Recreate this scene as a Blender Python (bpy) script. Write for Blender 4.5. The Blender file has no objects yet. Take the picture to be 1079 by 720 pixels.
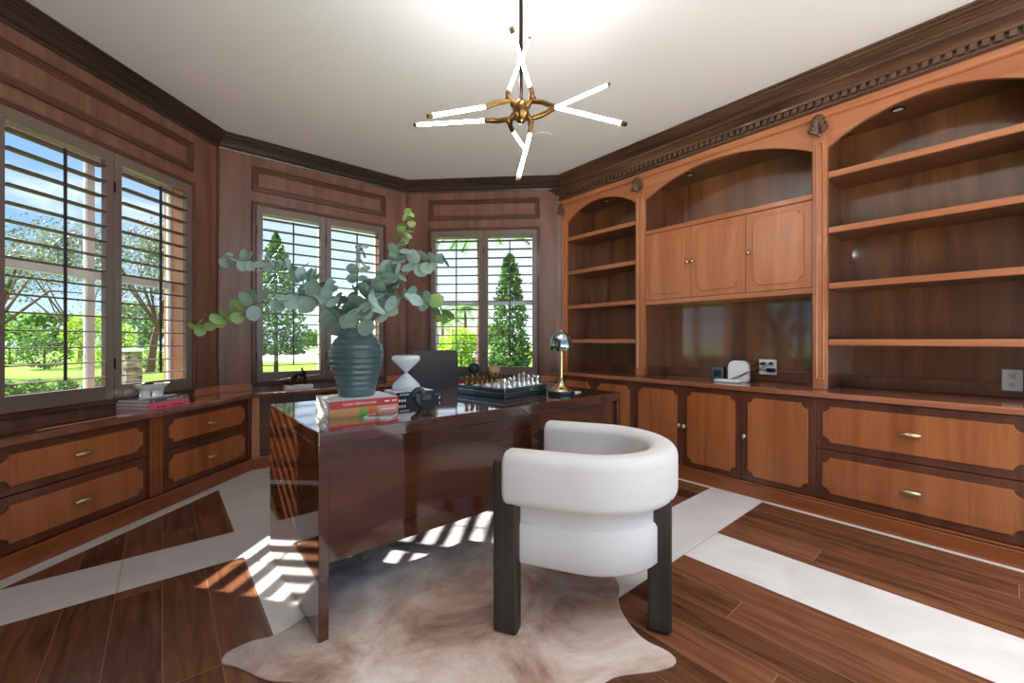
import bpy, bmesh, math, random
from mathutils import Vector, Matrix
random.seed(7)
PI = math.pi; Q = math.sqrt(.5)
C = bpy.context.scene.collection
H = 2.85                      # ceiling height
T225 = math.tan(math.radians(22.5))

# ------------------------------------------------------------------ materials
def lin(h):
    v = [int(h[i:i+2], 16)/255 for i in (0, 2, 4)]
    return tuple((x/12.92 if x <= .04045 else ((x+.055)/1.055)**2.4) for x in v) + (1,)
def newmat(name):
    m = bpy.data.materials.new(name); m.use_nodes = True
    nt = m.node_tree; b = nt.nodes['Principled BSDF']
    return m, nt, b
def N(nt, t, **k):
    n = nt.nodes.new(t)
    for a, v in k.items():
        if a in n.inputs: n.inputs[a].default_value = v
        else: setattr(n, a, v)
    return n
def plain(name, h, rough=.5, metal=0, coat=0, spec=.5, emit=0, ehex=None, trans=0, var=0, bump=0, bscale=60, ior=1.45):
    m, nt, b = newmat(name)
    b.inputs['Base Color'].default_value = lin(h); b.inputs['Roughness'].default_value = rough
    b.inputs['Metallic'].default_value = metal; b.inputs['Coat Weight'].default_value = coat
    b.inputs['Coat Roughness'].default_value = .08
    b.inputs['Specular IOR Level'].default_value = spec; b.inputs['IOR'].default_value = ior
    b.inputs['Transmission Weight'].default_value = trans
    if emit:
        b.inputs['Emission Color'].default_value = lin(ehex or h); b.inputs['Emission Strength'].default_value = emit
    tc = N(nt, 'ShaderNodeTexCoord')
    no = N(nt, 'ShaderNodeTexNoise'); no.inputs['Scale'].default_value = bscale; no.inputs['Detail'].default_value = 4
    nt.links.new(tc.outputs['Object'], no.inputs['Vector'])
    if var:
        hv = N(nt, 'ShaderNodeHueSaturation'); hv.inputs['Color'].default_value = lin(h)
        mr = N(nt, 'ShaderNodeMapRange'); mr.inputs[3].default_value = 1-var; mr.inputs[4].default_value = 1+var
        nt.links.new(no.outputs['Fac'], mr.inputs[0]); nt.links.new(mr.outputs[0], hv.inputs['Value'])
        nt.links.new(hv.outputs[0], b.inputs['Base Color'])
    if bump:
        bp = N(nt, 'ShaderNodeBump'); bp.inputs['Strength'].default_value = bump; bp.inputs['Distance'].default_value = .004
        nt.links.new(no.outputs['Fac'], bp.inputs['Height']); nt.links.new(bp.outputs[0], b.inputs['Normal'])
    return m
def wood(name, dark, light, rough=.35, axis='z', coat=.25, figure=1.6, grain=1.0, crough=.06):
    m, nt, b = newmat(name)
    tc = N(nt, 'ShaderNodeTexCoord')
    st = {'z': (6, 6, .55), 'x': (.55, 6, 6), 'y': (6, .55, 6)}[axis]
    fi = {'z': (110, 110, 3), 'x': (3, 110, 110), 'y': (110, 3, 110)}[axis]
    mp = N(nt, 'ShaderNodeMapping'); mp.inputs['Scale'].default_value = st
    mf = N(nt, 'ShaderNodeMapping'); mf.inputs['Scale'].default_value = fi
    n1 = N(nt, 'ShaderNodeTexNoise'); n1.inputs['Scale'].default_value = figure; n1.inputs['Detail'].default_value = 5
    n1.inputs['Distortion'].default_value = .8
    n2 = N(nt, 'ShaderNodeTexNoise'); n2.inputs['Scale'].default_value = 1.0; n2.inputs['Detail'].default_value = 3
    for a, c in ((mp, n1), (mf, n2)):
        nt.links.new(tc.outputs['Object'], a.inputs[0]); nt.links.new(a.outputs[0], c.inputs['Vector'])
    ad = N(nt, 'ShaderNodeMath', operation='MULTIPLY_ADD'); ad.inputs[1].default_value = .35*grain
    sub = N(nt, 'ShaderNodeMath', operation='SUBTRACT'); sub.inputs[1].default_value = .175*grain
    nt.links.new(n2.outputs['Fac'], ad.inputs[0]); nt.links.new(n1.outputs['Fac'], ad.inputs[2]); nt.links.new(ad.outputs[0], sub.inputs[0])
    r = N(nt, 'ShaderNodeValToRGB'); r.color_ramp.elements[0].position = .28; r.color_ramp.elements[1].position = .72
    r.color_ramp.elements[0].color = lin(dark); r.color_ramp.elements[1].color = lin(light)
    nt.links.new(sub.outputs[0], r.inputs[0]); nt.links.new(r.outputs[0], b.inputs['Base Color'])
    b.inputs['Roughness'].default_value = rough; b.inputs['Coat Weight'].default_value = coat; b.inputs['Coat Roughness'].default_value = crough
    return m

M = {}
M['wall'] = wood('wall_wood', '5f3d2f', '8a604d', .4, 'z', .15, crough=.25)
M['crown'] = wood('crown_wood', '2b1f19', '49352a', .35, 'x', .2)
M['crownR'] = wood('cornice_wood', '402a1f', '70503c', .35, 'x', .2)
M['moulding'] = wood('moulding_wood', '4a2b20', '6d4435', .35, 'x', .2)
M['frame'] = wood('cabinet_frame_wood', '4d2817', '74412a', .33, 'z', .2)
M['panel'] = wood('panel_wood', '965029', 'b9703f', .33, 'z', .2)
M['panelx'] = wood('drawer_panel_wood', '965029', 'b9703f', .33, 'z', .2)
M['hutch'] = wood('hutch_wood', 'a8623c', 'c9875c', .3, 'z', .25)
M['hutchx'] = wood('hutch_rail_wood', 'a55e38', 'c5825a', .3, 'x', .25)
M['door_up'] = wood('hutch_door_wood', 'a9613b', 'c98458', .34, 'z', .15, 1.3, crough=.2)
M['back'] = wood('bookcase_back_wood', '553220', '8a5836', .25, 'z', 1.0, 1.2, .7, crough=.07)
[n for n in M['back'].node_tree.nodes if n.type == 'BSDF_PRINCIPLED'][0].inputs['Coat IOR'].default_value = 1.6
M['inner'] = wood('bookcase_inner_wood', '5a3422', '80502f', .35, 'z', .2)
M['worktop'] = wood('worktop_wood', '6b3f2d', '8d5f48', .14, 'x', .9, crough=.04)
[n for n in M['worktop'].node_tree.nodes if n.type == 'BSDF_PRINCIPLED'][0].inputs['Coat IOR'].default_value = 1.7
M['worktopR'] = wood('counter_wood', '8b4f34', 'b47453', .16, 'x', .6)
M['base'] = wood('baseboard_wood', '7d3f1e', 'a25a30', .3, 'x', .3)
M['desk'] = wood('desk_wood', '3a1f14', '5c3423', .06, 'x', 1.0, 1.2, .6)
M['shutter'] = plain('shutter_stain', '73635a', .3, coat=.3, var=.06, bscale=8)
M['louver'] = plain('louver_stain', '574340', .5, spec=.15, var=.06, bscale=8)
M['rod'] = plain('tilt_rod_dark', '2a2422', .4)
M['alu'] = plain('white_aluminium', 'd9dbdc', .4)
M['jamb'] = plain('window_jamb_paint', 'b98a6c', .4, var=.08, bscale=5)  # jamb wood lightened to peach, standing in for sunlight on it
M['ceiling'] = plain('ceiling_paint', 'f8f8f8', .9, spec=.1)
M['white'] = plain('white_plastic', 'f2f2f0', .35)
M['black'] = plain('black_plastic', '141414', .4)
M['brass'] = plain('aged_brass', 'c0a885', .25, 1)
M['pull'] = plain('pale_brass_pull', 'd9c6a0', .3, 1)
M['brassd'] = plain('antique_brass', '7d5d36', .3, 1)
M['bronze'] = plain('dark_bronze', '3a3028', .35, 1)
M['silver'] = plain('bright_silver', 'e2e2de', .22, 1)
M['fabric'] = plain('white_boucle', 'dad7d2', .95, spec=.15, bump=.35, bscale=220)
M['darkwood'] = wood('charcoal_oak', '221d19', '3a322b', .5, 'z', .05, 3, 2)
M['leather'] = plain('dark_leather', '35312f', .5, bump=.1, bscale=150)
M['chrome'] = plain('chrome', 'd0d0d0', .12, 1)
M['vase'] = plain('teal_glaze', '476160', .3, coat=.4, var=.4, bscale=6)
M['gold_paint'] = plain('cream_paint', 'efe9df', .9)
M['tube'] = plain('lit_tube', 'ffffff', .4, emit=11.5, ehex='fbfaff')
M['bulb'] = plain('lit_lens', 'ffffff', .4, emit=6, ehex='fff2df')
M['puck'] = plain('puck_lens', 'e8e4de', .3)
M['marble_w'] = plain('white_stone', 'e6e2da', .3, var=.05, bscale=14)
M['teal'] = plain('teal_lacquer', '1e3a3e', .12, coat=.6)
M['knot'] = plain('dark_knot_stone', '3d4243', .38, var=.3, bscale=20)
M['red'] = plain('red_cover', 'b5252b', .4)
M['pink'] = plain('pink_cover', 'e8707c', .45)
M['peach'] = plain('peach_cover', 'e6a48a', .5)
M['gray'] = plain('grey_cover', '5d6468', .4)
M['orange'] = plain('orange_spine', 'd8743a', .4)
M['tan'] = plain('tan_spine', 'cf9a5e', .45, var=.2, bscale=30)
M['lime'] = plain('lime_spine', '7fae3e', .4)
M['paper'] = plain('book_pages', 'eeece6', .8)
M['blackcover'] = plain('black_cover', '16181a', .35)
M['tanball'] = plain('tan_marble', 'c9a27a', .3, var=.4, bscale=14)
M['tealball'] = plain('teal_marble', '274548', .2, var=.5, bscale=14)
M['eu1'] = plain('eucalyptus_grey', '8ba598', .6, var=.18, bscale=9)
M['eu2'] = plain('eucalyptus_green', '83a05f', .6, var=.15, bscale=9)
M['stem'] = plain('stem_brown', '6e6a4a', .6)
M['stucco'] = plain('stucco', 'd9c9b8', .9)
M['bark'] = plain('bark', '5b4838', .9, var=.3, bscale=6)
M['conc'] = plain('pale_paving', 'e4e0d8', .9, var=.05, bscale=1)
M['stone'], nt, b = newmat('stacked_stone')
tc = N(nt, 'ShaderNodeTexCoord'); mp = N(nt, 'ShaderNodeMapping'); mp.inputs['Scale'].default_value = (1, 1, 2.2); nt.links.new(tc.outputs['Object'], mp.inputs[0])
vo = N(nt, 'ShaderNodeTexVoronoi'); vo.inputs['Scale'].default_value = 5; nt.links.new(mp.outputs[0], vo.inputs['Vector'])
hv = N(nt, 'ShaderNodeSeparateXYZ'); nt.links.new(vo.outputs['Color'], hv.inputs[0])
r = N(nt, 'ShaderNodeValToRGB'); r.color_ramp.elements[0].color = lin('4d443c'); r.color_ramp.elements[1].color = lin('a8937f'); nt.links.new(hv.outputs[0], r.inputs[0]); nt.links.new(r.outputs[0], b.inputs['Base Color']); b.inputs['Roughness'].default_value = .9
M['asphalt'] = plain('asphalt', 'b8b7b4', .9)

def leafmat(name, a, b_, sc=1.2):
    m, nt, b = newmat(name)
    tc = N(nt, 'ShaderNodeTexCoord'); no = N(nt, 'ShaderNodeTexNoise'); no.inputs['Scale'].default_value = sc; no.inputs['Detail'].default_value = 6
    nt.links.new(tc.outputs['Object'], no.inputs['Vector'])
    r = N(nt, 'ShaderNodeValToRGB'); r.color_ramp.elements[0].position = .35; r.color_ramp.elements[1].position = .68
    r.color_ramp.elements[0].color = lin(a); r.color_ramp.elements[1].color = lin(b_)
    nt.links.new(no.outputs['Fac'], r.inputs[0]); nt.links.new(r.outputs[0], b.inputs['Base Color'])
    b.inputs['Roughness'].default_value = .55
    t = N(nt, 'ShaderNodeBsdfTranslucent'); mx = N(nt, 'ShaderNodeMixShader'); mx.inputs[0].default_value = .4
    nt.links.new(r.outputs[0], t.inputs['Color'])
    out = [n for n in nt.nodes if n.type == 'OUTPUT_MATERIAL'][0]
    nt.links.new(b.outputs[0], mx.inputs[1]); nt.links.new(t.outputs[0], mx.inputs[2]); nt.links.new(mx.outputs[0], out.inputs[0])
    return m
M['leaf_oak'] = leafmat('oak_leaves', '3d4a38', '788870')
M['leaf_dark'] = leafmat('dark_leaves', '24401f', '5d8a3a', 3)
M['leaf_lime'] = leafmat('lime_leaves', '6f9a22', 'b9d84a', 3)
M['leaf_mid'] = leafmat('mid_leaves', '355c26', '7fa845', 2)
M['grass'] = plain('lawn_grass', '5f7d29', .9, spec=.1, var=.12, bscale=1.5)
M['mulch'] = plain('mulch', '4d3b30', .95, var=.4, bscale=20)

# thin architectural glass
m, nt, b = newmat('window_glass')
tr = N(nt, 'ShaderNodeBsdfTransparent'); gl = N(nt, 'ShaderNodeBsdfGlossy'); gl.inputs['Roughness'].default_value = .01
fr = N(nt, 'ShaderNodeFresnel'); fr.inputs['IOR'].default_value = 1.3
mx = N(nt, 'ShaderNodeMixShader'); out = [n for n in nt.nodes if n.type == 'OUTPUT_MATERIAL'][0]
nt.links.new(fr.outputs[0], mx.inputs[0]); nt.links.new(tr.outputs[0], mx.inputs[1]); nt.links.new(gl.outputs[0], mx.inputs[2]); nt.links.new(mx.outputs[0], out.inputs[0])
M['glass'] = m
m, nt, b = newmat('frosted_white_glass')
b.inputs['Base Color'].default_value = lin('eef4f7'); b.inputs['Roughness'].default_value = .1; b.inputs['Transmission Weight'].default_value = .3; b.inputs['IOR'].default_value = 1.25; b.inputs['Coat Weight'].default_value = .5
M['hourglass'] = m

# floor: wood planks with white marble bands, all in plan coordinates
def floor_mat():
    m, nt, b = newmat('plank_and_marble_floor')
    L = nt.links.new
    tc = N(nt, 'ShaderNodeTexCoord'); sp = N(nt, 'ShaderNodeSeparateXYZ'); L(tc.outputs['Object'], sp.inputs[0])
    X, Y = sp.outputs[0], sp.outputs[1]
    def mth(op, a, bb=None, c=None):
        n = N(nt, 'ShaderNodeMath', operation=op)
        for i, v in enumerate((a, bb, c)):
            if v is None: continue
            if isinstance(v, (int, float)): n.inputs[i].default_value = v
            else: L(v, n.inputs[i])
        return n.outputs[0]
    def band(c, a, z): return mth('MULTIPLY', mth('GREATER_THAN', c, a), mth('LESS_THAN', c, z))
    bx = mth('MAXIMUM', band(X, .318, .68), band(X, 2.047, 2.423))
    by = mth('MAXIMUM', band(Y, 1.062, 1.414), band(Y, 2.49, 2.85))
    mask = mth('MAXIMUM', bx, by)
    dl = mth('MULTIPLY', mth('SUBTRACT', Y, X), Q); db = mth('MULTIPLY', mth('ADD', Y, X), Q)
    for v in (mth('GREATER_THAN', dl, 2.405), mth('GREATER_THAN', db, 4.22), mth('GREATER_THAN', Y, 3.96), mth('GREATER_THAN', X, 3.115), mth('LESS_THAN', Y, -1.98)):
        mask = mth('MAXIMUM', mask, v)
    # planks along Y
    pu = mth('DIVIDE', X, .155); pid = mth('FLOOR', pu); pf = mth('FRACT', pu)
    wn = N(nt, 'ShaderNodeTexWhiteNoise', noise_dimensions='1D'); L(pid, wn.inputs['W'])
    off = mth('MULTIPLY_ADD', wn.outputs['Value'], 1.7, Y); pe = mth('FRACT', mth('DIVIDE', off, 1.35)); pid2 = mth('FLOOR', mth('DIVIDE', off, 1.35))
    wn2 = N(nt, 'ShaderNodeTexWhiteNoise', noise_dimensions='2D')
    cv = N(nt, 'ShaderNodeCombineXYZ'); L(pid, cv.inputs[0]); L(pid2, cv.inputs[1]); L(cv.outputs[0], wn2.inputs['Vector'])
    mp = N(nt, 'ShaderNodeMapping'); mp.inputs['Scale'].default_value = (14, 1.4, 1); L(tc.outputs['Object'], mp.inputs[0])
    cadd = N(nt, 'ShaderNodeVectorMath', operation='ADD'); L(mp.outputs[0], cadd.inputs[0]); L(wn2.outputs['Color'], cadd.inputs[1])
    n1 = N(nt, 'ShaderNodeTexNoise'); n1.inputs['Scale'].default_value = 1.6; n1.inputs['Detail'].default_value = 7; n1.inputs['Distortion'].default_value = 1.2; L(cadd.outputs[0], n1.inputs['Vector'])
    fac = mth('ADD', mth('MULTIPLY', n1.outputs['Fac'], .8), mth('MULTIPLY', wn2.outputs['Value'], .28))
    r = N(nt, 'ShaderNodeValToRGB'); e = r.color_ramp.elements
    e[0].position = .3; e[0].color = lin('42261a'); e[1].position = .8; e[1].color = lin('88583c')
    L(fac, r.inputs[0])
    gap = mth('MAXIMUM', mth('LESS_THAN', pf, .018), mth('LESS_THAN', pe, .003))
    mg = N(nt, 'ShaderNodeMixRGB'); L(gap, mg.inputs[0]); L(r.outputs[0], mg.inputs[1]); mg.inputs[2].default_value = lin('8f6d50')
    # marble with tile joints
    n2 = N(nt, 'ShaderNodeTexNoise'); n2.inputs['Scale'].default_value = 3; n2.inputs['Detail'].default_value = 8; n2.inputs['Distortion'].default_value = 1.5; L(tc.outputs['Object'], n2.inputs['Vector'])
    r2 = N(nt, 'ShaderNodeValToRGB'); r2.color_ramp.elements[0].position = .3; r2.color_ramp.elements[1].position = .75
    r2.color_ramp.elements[0].color = lin('d6d2cc'); r2.color_ramp.elements[1].color = lin('e9e6e1'); L(n2.outputs['Fac'], r2.inputs[0])
    j = mth('MAXIMUM', mth('LESS_THAN', mth('ABSOLUTE', mth('SUBTRACT', Y, 1.062)), .004), mth('LESS_THAN', mth('ABSOLUTE', mth('SUBTRACT', X, -.15)), .004))
    mj = N(nt, 'ShaderNodeMixRGB'); L(j, mj.inputs[0]); L(r2.outputs[0], mj.inputs[1]); mj.inputs[2].default_value = lin('c4bdb2')
    mm = N(nt, 'ShaderNodeMixRGB'); L(mask, mm.inputs[0]); L(mg.outputs[0], mm.inputs[1]); L(mj.outputs[0], mm.inputs[2])
    L(mm.outputs[0], b.inputs['Base Color'])
    rr = N(nt, 'ShaderNodeMapRange'); rr.inputs[3].default_value = .2; rr.inputs[4].default_value = .3; L(mask, rr.inputs[0]); L(rr.outputs[0], b.inputs['Roughness'])
    bp = N(nt, 'ShaderNodeBump'); bp.inputs['Strength'].default_value = .25; bp.inputs['Distance'].default_value = .003
    hh = mth('MULTIPLY', mth('SUBTRACT', n1.outputs['Fac'], gap), mth('SUBTRACT', 1.0, mask)); L(hh, bp.inputs['Height']); L(bp.outputs[0], b.inputs['Normal'])
    return m
M['floor'] = floor_mat()
def hide_mat():
    m, nt, b = newmat('cowhide_hair')
    L = nt.links.new
    tc = N(nt, 'ShaderNodeTexCoord')
    n1 = N(nt, 'ShaderNodeTexNoise'); n1.inputs['Scale'].default_value = 2.6; n1.inputs['Detail'].default_value = 9; n1.inputs['Roughness'].default_value = .68; n1.inputs['Distortion'].default_value = .5
    L(tc.outputs['Object'], n1.inputs['Vector'])
    r = N(nt, 'ShaderNodeValToRGB'); e = r.color_ramp.elements
    e[0].position = .3; e[0].color = lin('7a6358'); e[1].position = .76; e[1].color = lin('efe8e0')
    a = e.new(.44); a.color = lin('b3937f'); a = e.new(.58); a.color = lin('d6c3b3')
    L(n1.outputs['Fac'], r.inputs[0])
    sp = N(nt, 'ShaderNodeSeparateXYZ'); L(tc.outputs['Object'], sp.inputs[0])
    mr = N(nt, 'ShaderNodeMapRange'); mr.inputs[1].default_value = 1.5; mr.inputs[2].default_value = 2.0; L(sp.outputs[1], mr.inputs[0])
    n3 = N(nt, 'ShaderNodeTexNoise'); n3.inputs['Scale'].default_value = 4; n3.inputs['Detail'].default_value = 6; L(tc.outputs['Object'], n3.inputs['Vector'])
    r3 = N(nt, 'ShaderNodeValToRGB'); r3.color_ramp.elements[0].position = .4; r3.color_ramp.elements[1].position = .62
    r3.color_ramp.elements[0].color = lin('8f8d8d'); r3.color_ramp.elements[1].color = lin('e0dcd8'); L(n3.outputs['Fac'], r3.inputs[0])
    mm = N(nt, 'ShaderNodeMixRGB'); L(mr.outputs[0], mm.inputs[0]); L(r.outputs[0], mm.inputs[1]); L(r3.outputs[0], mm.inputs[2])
    L(mm.outputs[0], b.inputs['Base Color']); b.inputs['Roughness'].default_value = .8; b.inputs['Specular IOR Level'].default_value = .2
    n2 = N(nt, 'ShaderNodeTexNoise'); n2.inputs['Scale'].default_value = 90; n2.inputs['Detail'].default_value = 3; L(tc.outputs['Object'], n2.inputs['Vector'])
    wv = N(nt, 'ShaderNodeTexWave'); wv.inputs['Scale'].default_value = .55; wv.inputs['Distortion'].default_value = 3.5; wv.inputs['Detail'].default_value = 2; wv.inputs['Detail Scale'].default_value = .8
    mw = N(nt, 'ShaderNodeMapping'); mw.inputs['Rotation'].default_value = (0, 0, .5); L(tc.outputs['Object'], mw.inputs[0]); L(mw.outputs[0], wv.inputs['Vector'])
    pw = N(nt, 'ShaderNodeMath', operation='POWER'); pw.inputs[1].default_value = 14; L(wv.outputs['Fac'], pw.inputs[0])
    hs = N(nt, 'ShaderNodeMath', operation='MULTIPLY_ADD'); hs.inputs[1].default_value = 3.0; L(pw.outputs[0], hs.inputs[0]); L(n2.outputs['Fac'], hs.inputs[2])
    bp = N(nt, 'ShaderNodeBump'); bp.inputs['Strength'].default_value = .6; bp.inputs['Distance'].default_value = .005; L(hs.outputs[0], bp.inputs['Height']); L(bp.outputs[0], b.inputs['Normal'])
    return m
M['hide'] = hide_mat()

# ------------------------------------------------------------------ mesh helpers
class MB:
    def __init__(s): s.v = []; s.f = []; s.mi = []
    def add(s, vs, fs, mi=0):
        o = len(s.v); s.v += [tuple(v) for v in vs]; s.f += [tuple(i+o for i in f) for f in fs]; s.mi += [mi]*len(fs); return s
    def box(s, x0, x1, y0, y1, z0, z1, mi=0):
        return s.add([(x0,y0,z0),(x1,y0,z0),(x1,y1,z0),(x0,y1,z0),(x0,y0,z1),(x1,y0,z1),(x1,y1,z1),(x0,y1,z1)],
                     [(0,3,2,1),(4,5,6,7),(0,1,5,4),(1,2,6,5),(2,3,7,6),(3,0,4,7)], mi)
    def prism(s, pts, z0, z1, plane='xy', mi=0, inset=0):
        """polygon extruded between z0 and z1 along the axis normal to plane ('xy' -> z, 'xz' -> y)"""
        n = len(pts)
        area = sum(pts[i][0]*pts[(i+1)%n][1]-pts[(i+1)%n][0]*pts[i][1] for i in range(n))
        if area < 0: pts = pts[::-1]
        mk = (lambda p, h: (p[0], p[1], h)) if plane == 'xy' else (lambda p, h: (p[0], h, p[1]))
        vs = [mk(p, z0) for p in pts]+[mk(p, z1) for p in pts]
        fs = [tuple(range(n))[::-1], tuple(range(n, 2*n))]+[(i, (i+1)%n, n+(i+1)%n, n+i) for i in range(n)]
        if plane == 'xz': fs = [f[::-1] for f in fs]
        return s.add(vs, fs, mi)
    def loft(s, rings, closed=True, caps=True, mi=0):
        n = len(rings[0]); vs = [p for r in rings for p in r]; fs = []
        for a in range(len(rings)-1):
            for i in range(n if closed else n-1):
                j = (i+1) % n
                fs.append((a*n+i, a*n+j, (a+1)*n+j, (a+1)*n+i))
        if caps and closed:
            fs.append(tuple(range(n))[::-1]); fs.append(tuple((len(rings)-1)*n+i for i in range(n)))
        return s.add(vs, fs, mi)
    def lathe(s, prof, c=(0,0,0), seg=24, mi=0):
        rings = [[(c[0]+r*math.cos(2*PI*i/seg), c[1]+r*math.sin(2*PI*i/seg), c[2]+z) for i in range(seg)] for r, z in prof]
        return s.loft(rings, mi=mi)
    def tube(s, pts, r, seg=8, mi=0, closed=False):
        pts = [Vector(p) for p in pts]; n = len(pts); rings = []
        rr = r if isinstance(r, (list, tuple)) else [r]*n
        prev = None
        for i, p in enumerate(pts):
            if closed: t = pts[(i+1) % n]-pts[i-1]
            else: t = pts[min(i+1, n-1)]-pts[max(i-1, 0)]
            t.normalize()
            if prev is None:
                a = Vector((0,0,1)) if abs(t.z) < .9 else Vector((1,0,0)); u = t.cross(a).normalized()
            else: u = (prev-t*prev.dot(t)).normalized()
            prev = u; w = t.cross(u)
            rings.append([p+rr[i]*(math.cos(2*PI*k/seg)*u+math.sin(2*PI*k/seg)*w) for k in range(seg)])
        if closed:
            rings.append(rings[0]); return s.loft(rings, caps=False, mi=mi)
        return s.loft(rings, mi=mi)
    def ball(s, c, r, seg=16, mi=0, sc=(1,1,1), rot=None):
        rings = []
        for a in range(1, seg//2):
            th = PI*a/(seg//2)
            ring = [Vector((r*sc[0]*math.sin(th)*math.cos(2*PI*i/seg), r*sc[1]*math.sin(th)*math.sin(2*PI*i/seg), -r*sc[2]*math.cos(th))) for i in range(seg)]
            if rot is not None: ring = [rot @ p for p in ring]
            rings.append([Vector(c)+p for p in ring])
        return s.loft(rings, mi=mi)
    def sweep(s, prof, x0, x1, mi=0, m0=0, m1=0):
        """profile [(d, z)] swept along local x; d points into the room (-y); ends mitred by m*d"""
        a = [(x0+m0*d, -d, z) for d, z in prof]; b = [(x1-m1*d, -d, z) for d, z in prof]
        return s.loft([a, b], mi=mi)
    def build(s, name, mats, parent=None, smooth=None, bevel=0, loc=None, rotz=None, segs=2):
        me = bpy.data.meshes.new(name); me.from_pydata(s.v, [], s.f)
        if not isinstance(mats, (list, tuple)): mats = [mats]
        for m in mats: me.materials.append(m)
        if len(mats) > 1: me.polygons.foreach_set('material_index', s.mi)
        bm = bmesh.new(); bm.from_mesh(me); bmesh.ops.recalc_face_normals(bm, faces=bm.faces); bm.to_mesh(me); bm.free()
        if smooth:
            me.polygons.foreach_set('use_smooth', [True]*len(me.polygons)); me.set_sharp_from_angle(angle=math.radians(smooth))
        o = bpy.data.objects.new(name, me); C.objects.link(o)
        if parent: o.parent = parent
        if loc is not None: o.location = loc
        if rotz is not None: o.rotation_euler[2] = rotz
        if bevel:
            md = o.modifiers.new('Bevel', 'BEVEL'); md.width = bevel; md.segments = segs; md.limit_method = 'ANGLE'; md.angle_limit = math.radians(40)
        return o
def tag(o, label=None, cat=None, group=None, kind=None):
    if label: o['label'] = label
    if cat: o['category'] = cat
    if group: o['group'] = group
    if kind: o['kind'] = kind
    return o
def thing(name, label, cat, loc=(0,0,0), rotz=0, group=None):
    o = bpy.data.objects.new(name, None); C.objects.link(o); o.empty_display_size = .1
    o.location = loc; o.rotation_euler[2] = rotz
    return tag(o, label, cat, group)
def struct(name, mb, mats, label=None, **k):
    o = mb.build(name, mats, **k); o['kind'] = 'structure'
    tag(o, label or name.replace('_', ' '), name.split('_')[0]); return o
def copy_tree(o, parent=None):
    c = o.copy(); C.objects.link(c)
    if parent is not None: c.parent = parent
    for ch in list(o.children): copy_tree(ch, c)
    return c
# wall frames: local x runs along the wall, local -y points into the room
WL = 1.735
FR = {'LR': ((-.863, 1.348), 90), 'L': ((-.863, 3.083), 45), 'BL': ((.364, 4.31), 0), 'B': ((2.099, 4.31), -45), 'R': ((3.315, 3.094), -90)}
def fr(w, x=0, y=0, z=0):
    (ox, oy), a = FR[w]; a = math.radians(a)
    return (ox+x*math.cos(a)-y*math.sin(a), oy+x*math.sin(a)+y*math.cos(a), z)
def rz(w): return math.radians(FR[w][1])
# camera frame, used to read real positions at a chosen distance
YAW = math.radians(40.1); FWD = Vector((math.sin(YAW), math.cos(YAW), 0)); RGT = Vector((math.cos(YAW), -math.sin(YAW), 0))
def at(px, py, depth): return Vector((0, 0, 1.1))+depth*(FWD+RGT*((px-539.5)/438)+Vector((0, 0, (358.5-py)/438)))

# ------------------------------------------------------------------ room shell
RY = -.42
oct_pts = [(3.72, RY), (3.72, 3.0), (3.315, 3.094), (2.099, 4.31), (.364, 4.31), (-.863, 3.083), (-.863, RY)]
struct('floor', MB().prism([(3.72, -2.0), (3.72, 2.9), (3.4, 3.1), (2.15, 4.36), (.31, 4.36), (-.9, 3.12), (-.9, -2.0)], -.12, 0), M['floor'], 'dark plank floor crossed by white marble bands')
struct('terrace', MB().prism([ (6, -2.0), (6, -30), (-30, -30), (-30, -2.0)], -.3, -.002), M['conc'], 'pale terrace outside the open end of the room')  # reflector slab added to bounce sun and sky light onto the ceiling
struct('ceiling', MB().prism([(3.8, RY), (3.8, 3.2), (3.4, 3.3), (2.19, 4.53), (.27, 4.53), (-1.08, 3.17), (-1.08, RY)], H, H+.15), M['ceiling'], 'smooth white ceiling')
TW = .2
def mitred(mb, x0, x1, z0, z1, e0=False, e1=False):
    k = T225*TW
    mb.prism([(x0, 0), (x1, 0), (x1+(k if e1 else 0), TW), (x0-(k if e0 else 0), TW)], z0, z1)
HX0, HX1, HZ0, HZ1 = .275, 1.45, .72, 2.305
for w, nm in (('LR', 'left_rear'), ('L', 'left'), ('BL', 'back_left'), ('B', 'back')):
    mb = MB(); mitred(mb, 0, HX0, 0, H, e0=True); mitred(mb, HX1, WL, 0, H, e1=True); mitred(mb, HX0, HX1, 0, HZ0); mitred(mb, HX0, HX1, HZ1, H)
    struct('wall_'+nm, mb, M['wall'], 'dark wood panelled %s wall with a shuttered window' % nm.replace('_', ' '), loc=fr(w), rotz=rz(w))
struct('wall_right', MB().box(0, 3.52, .37, .5, 0, H).box(0, 3.36, 0, .37, 2.60, H).box(-.02, .0, 0, .37, 0, 2.6).box(3.345, 3.52, 0, .37, 0, H), M['wall'], 'wood wall behind the built-in bookcases', loc=fr('R'), rotz=rz('R'))
struct('wall_rear', MB().box(-1.05, -.863, RY, 1.348, 0, H), M['wall'], 'wood wall beside the camera')

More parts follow.
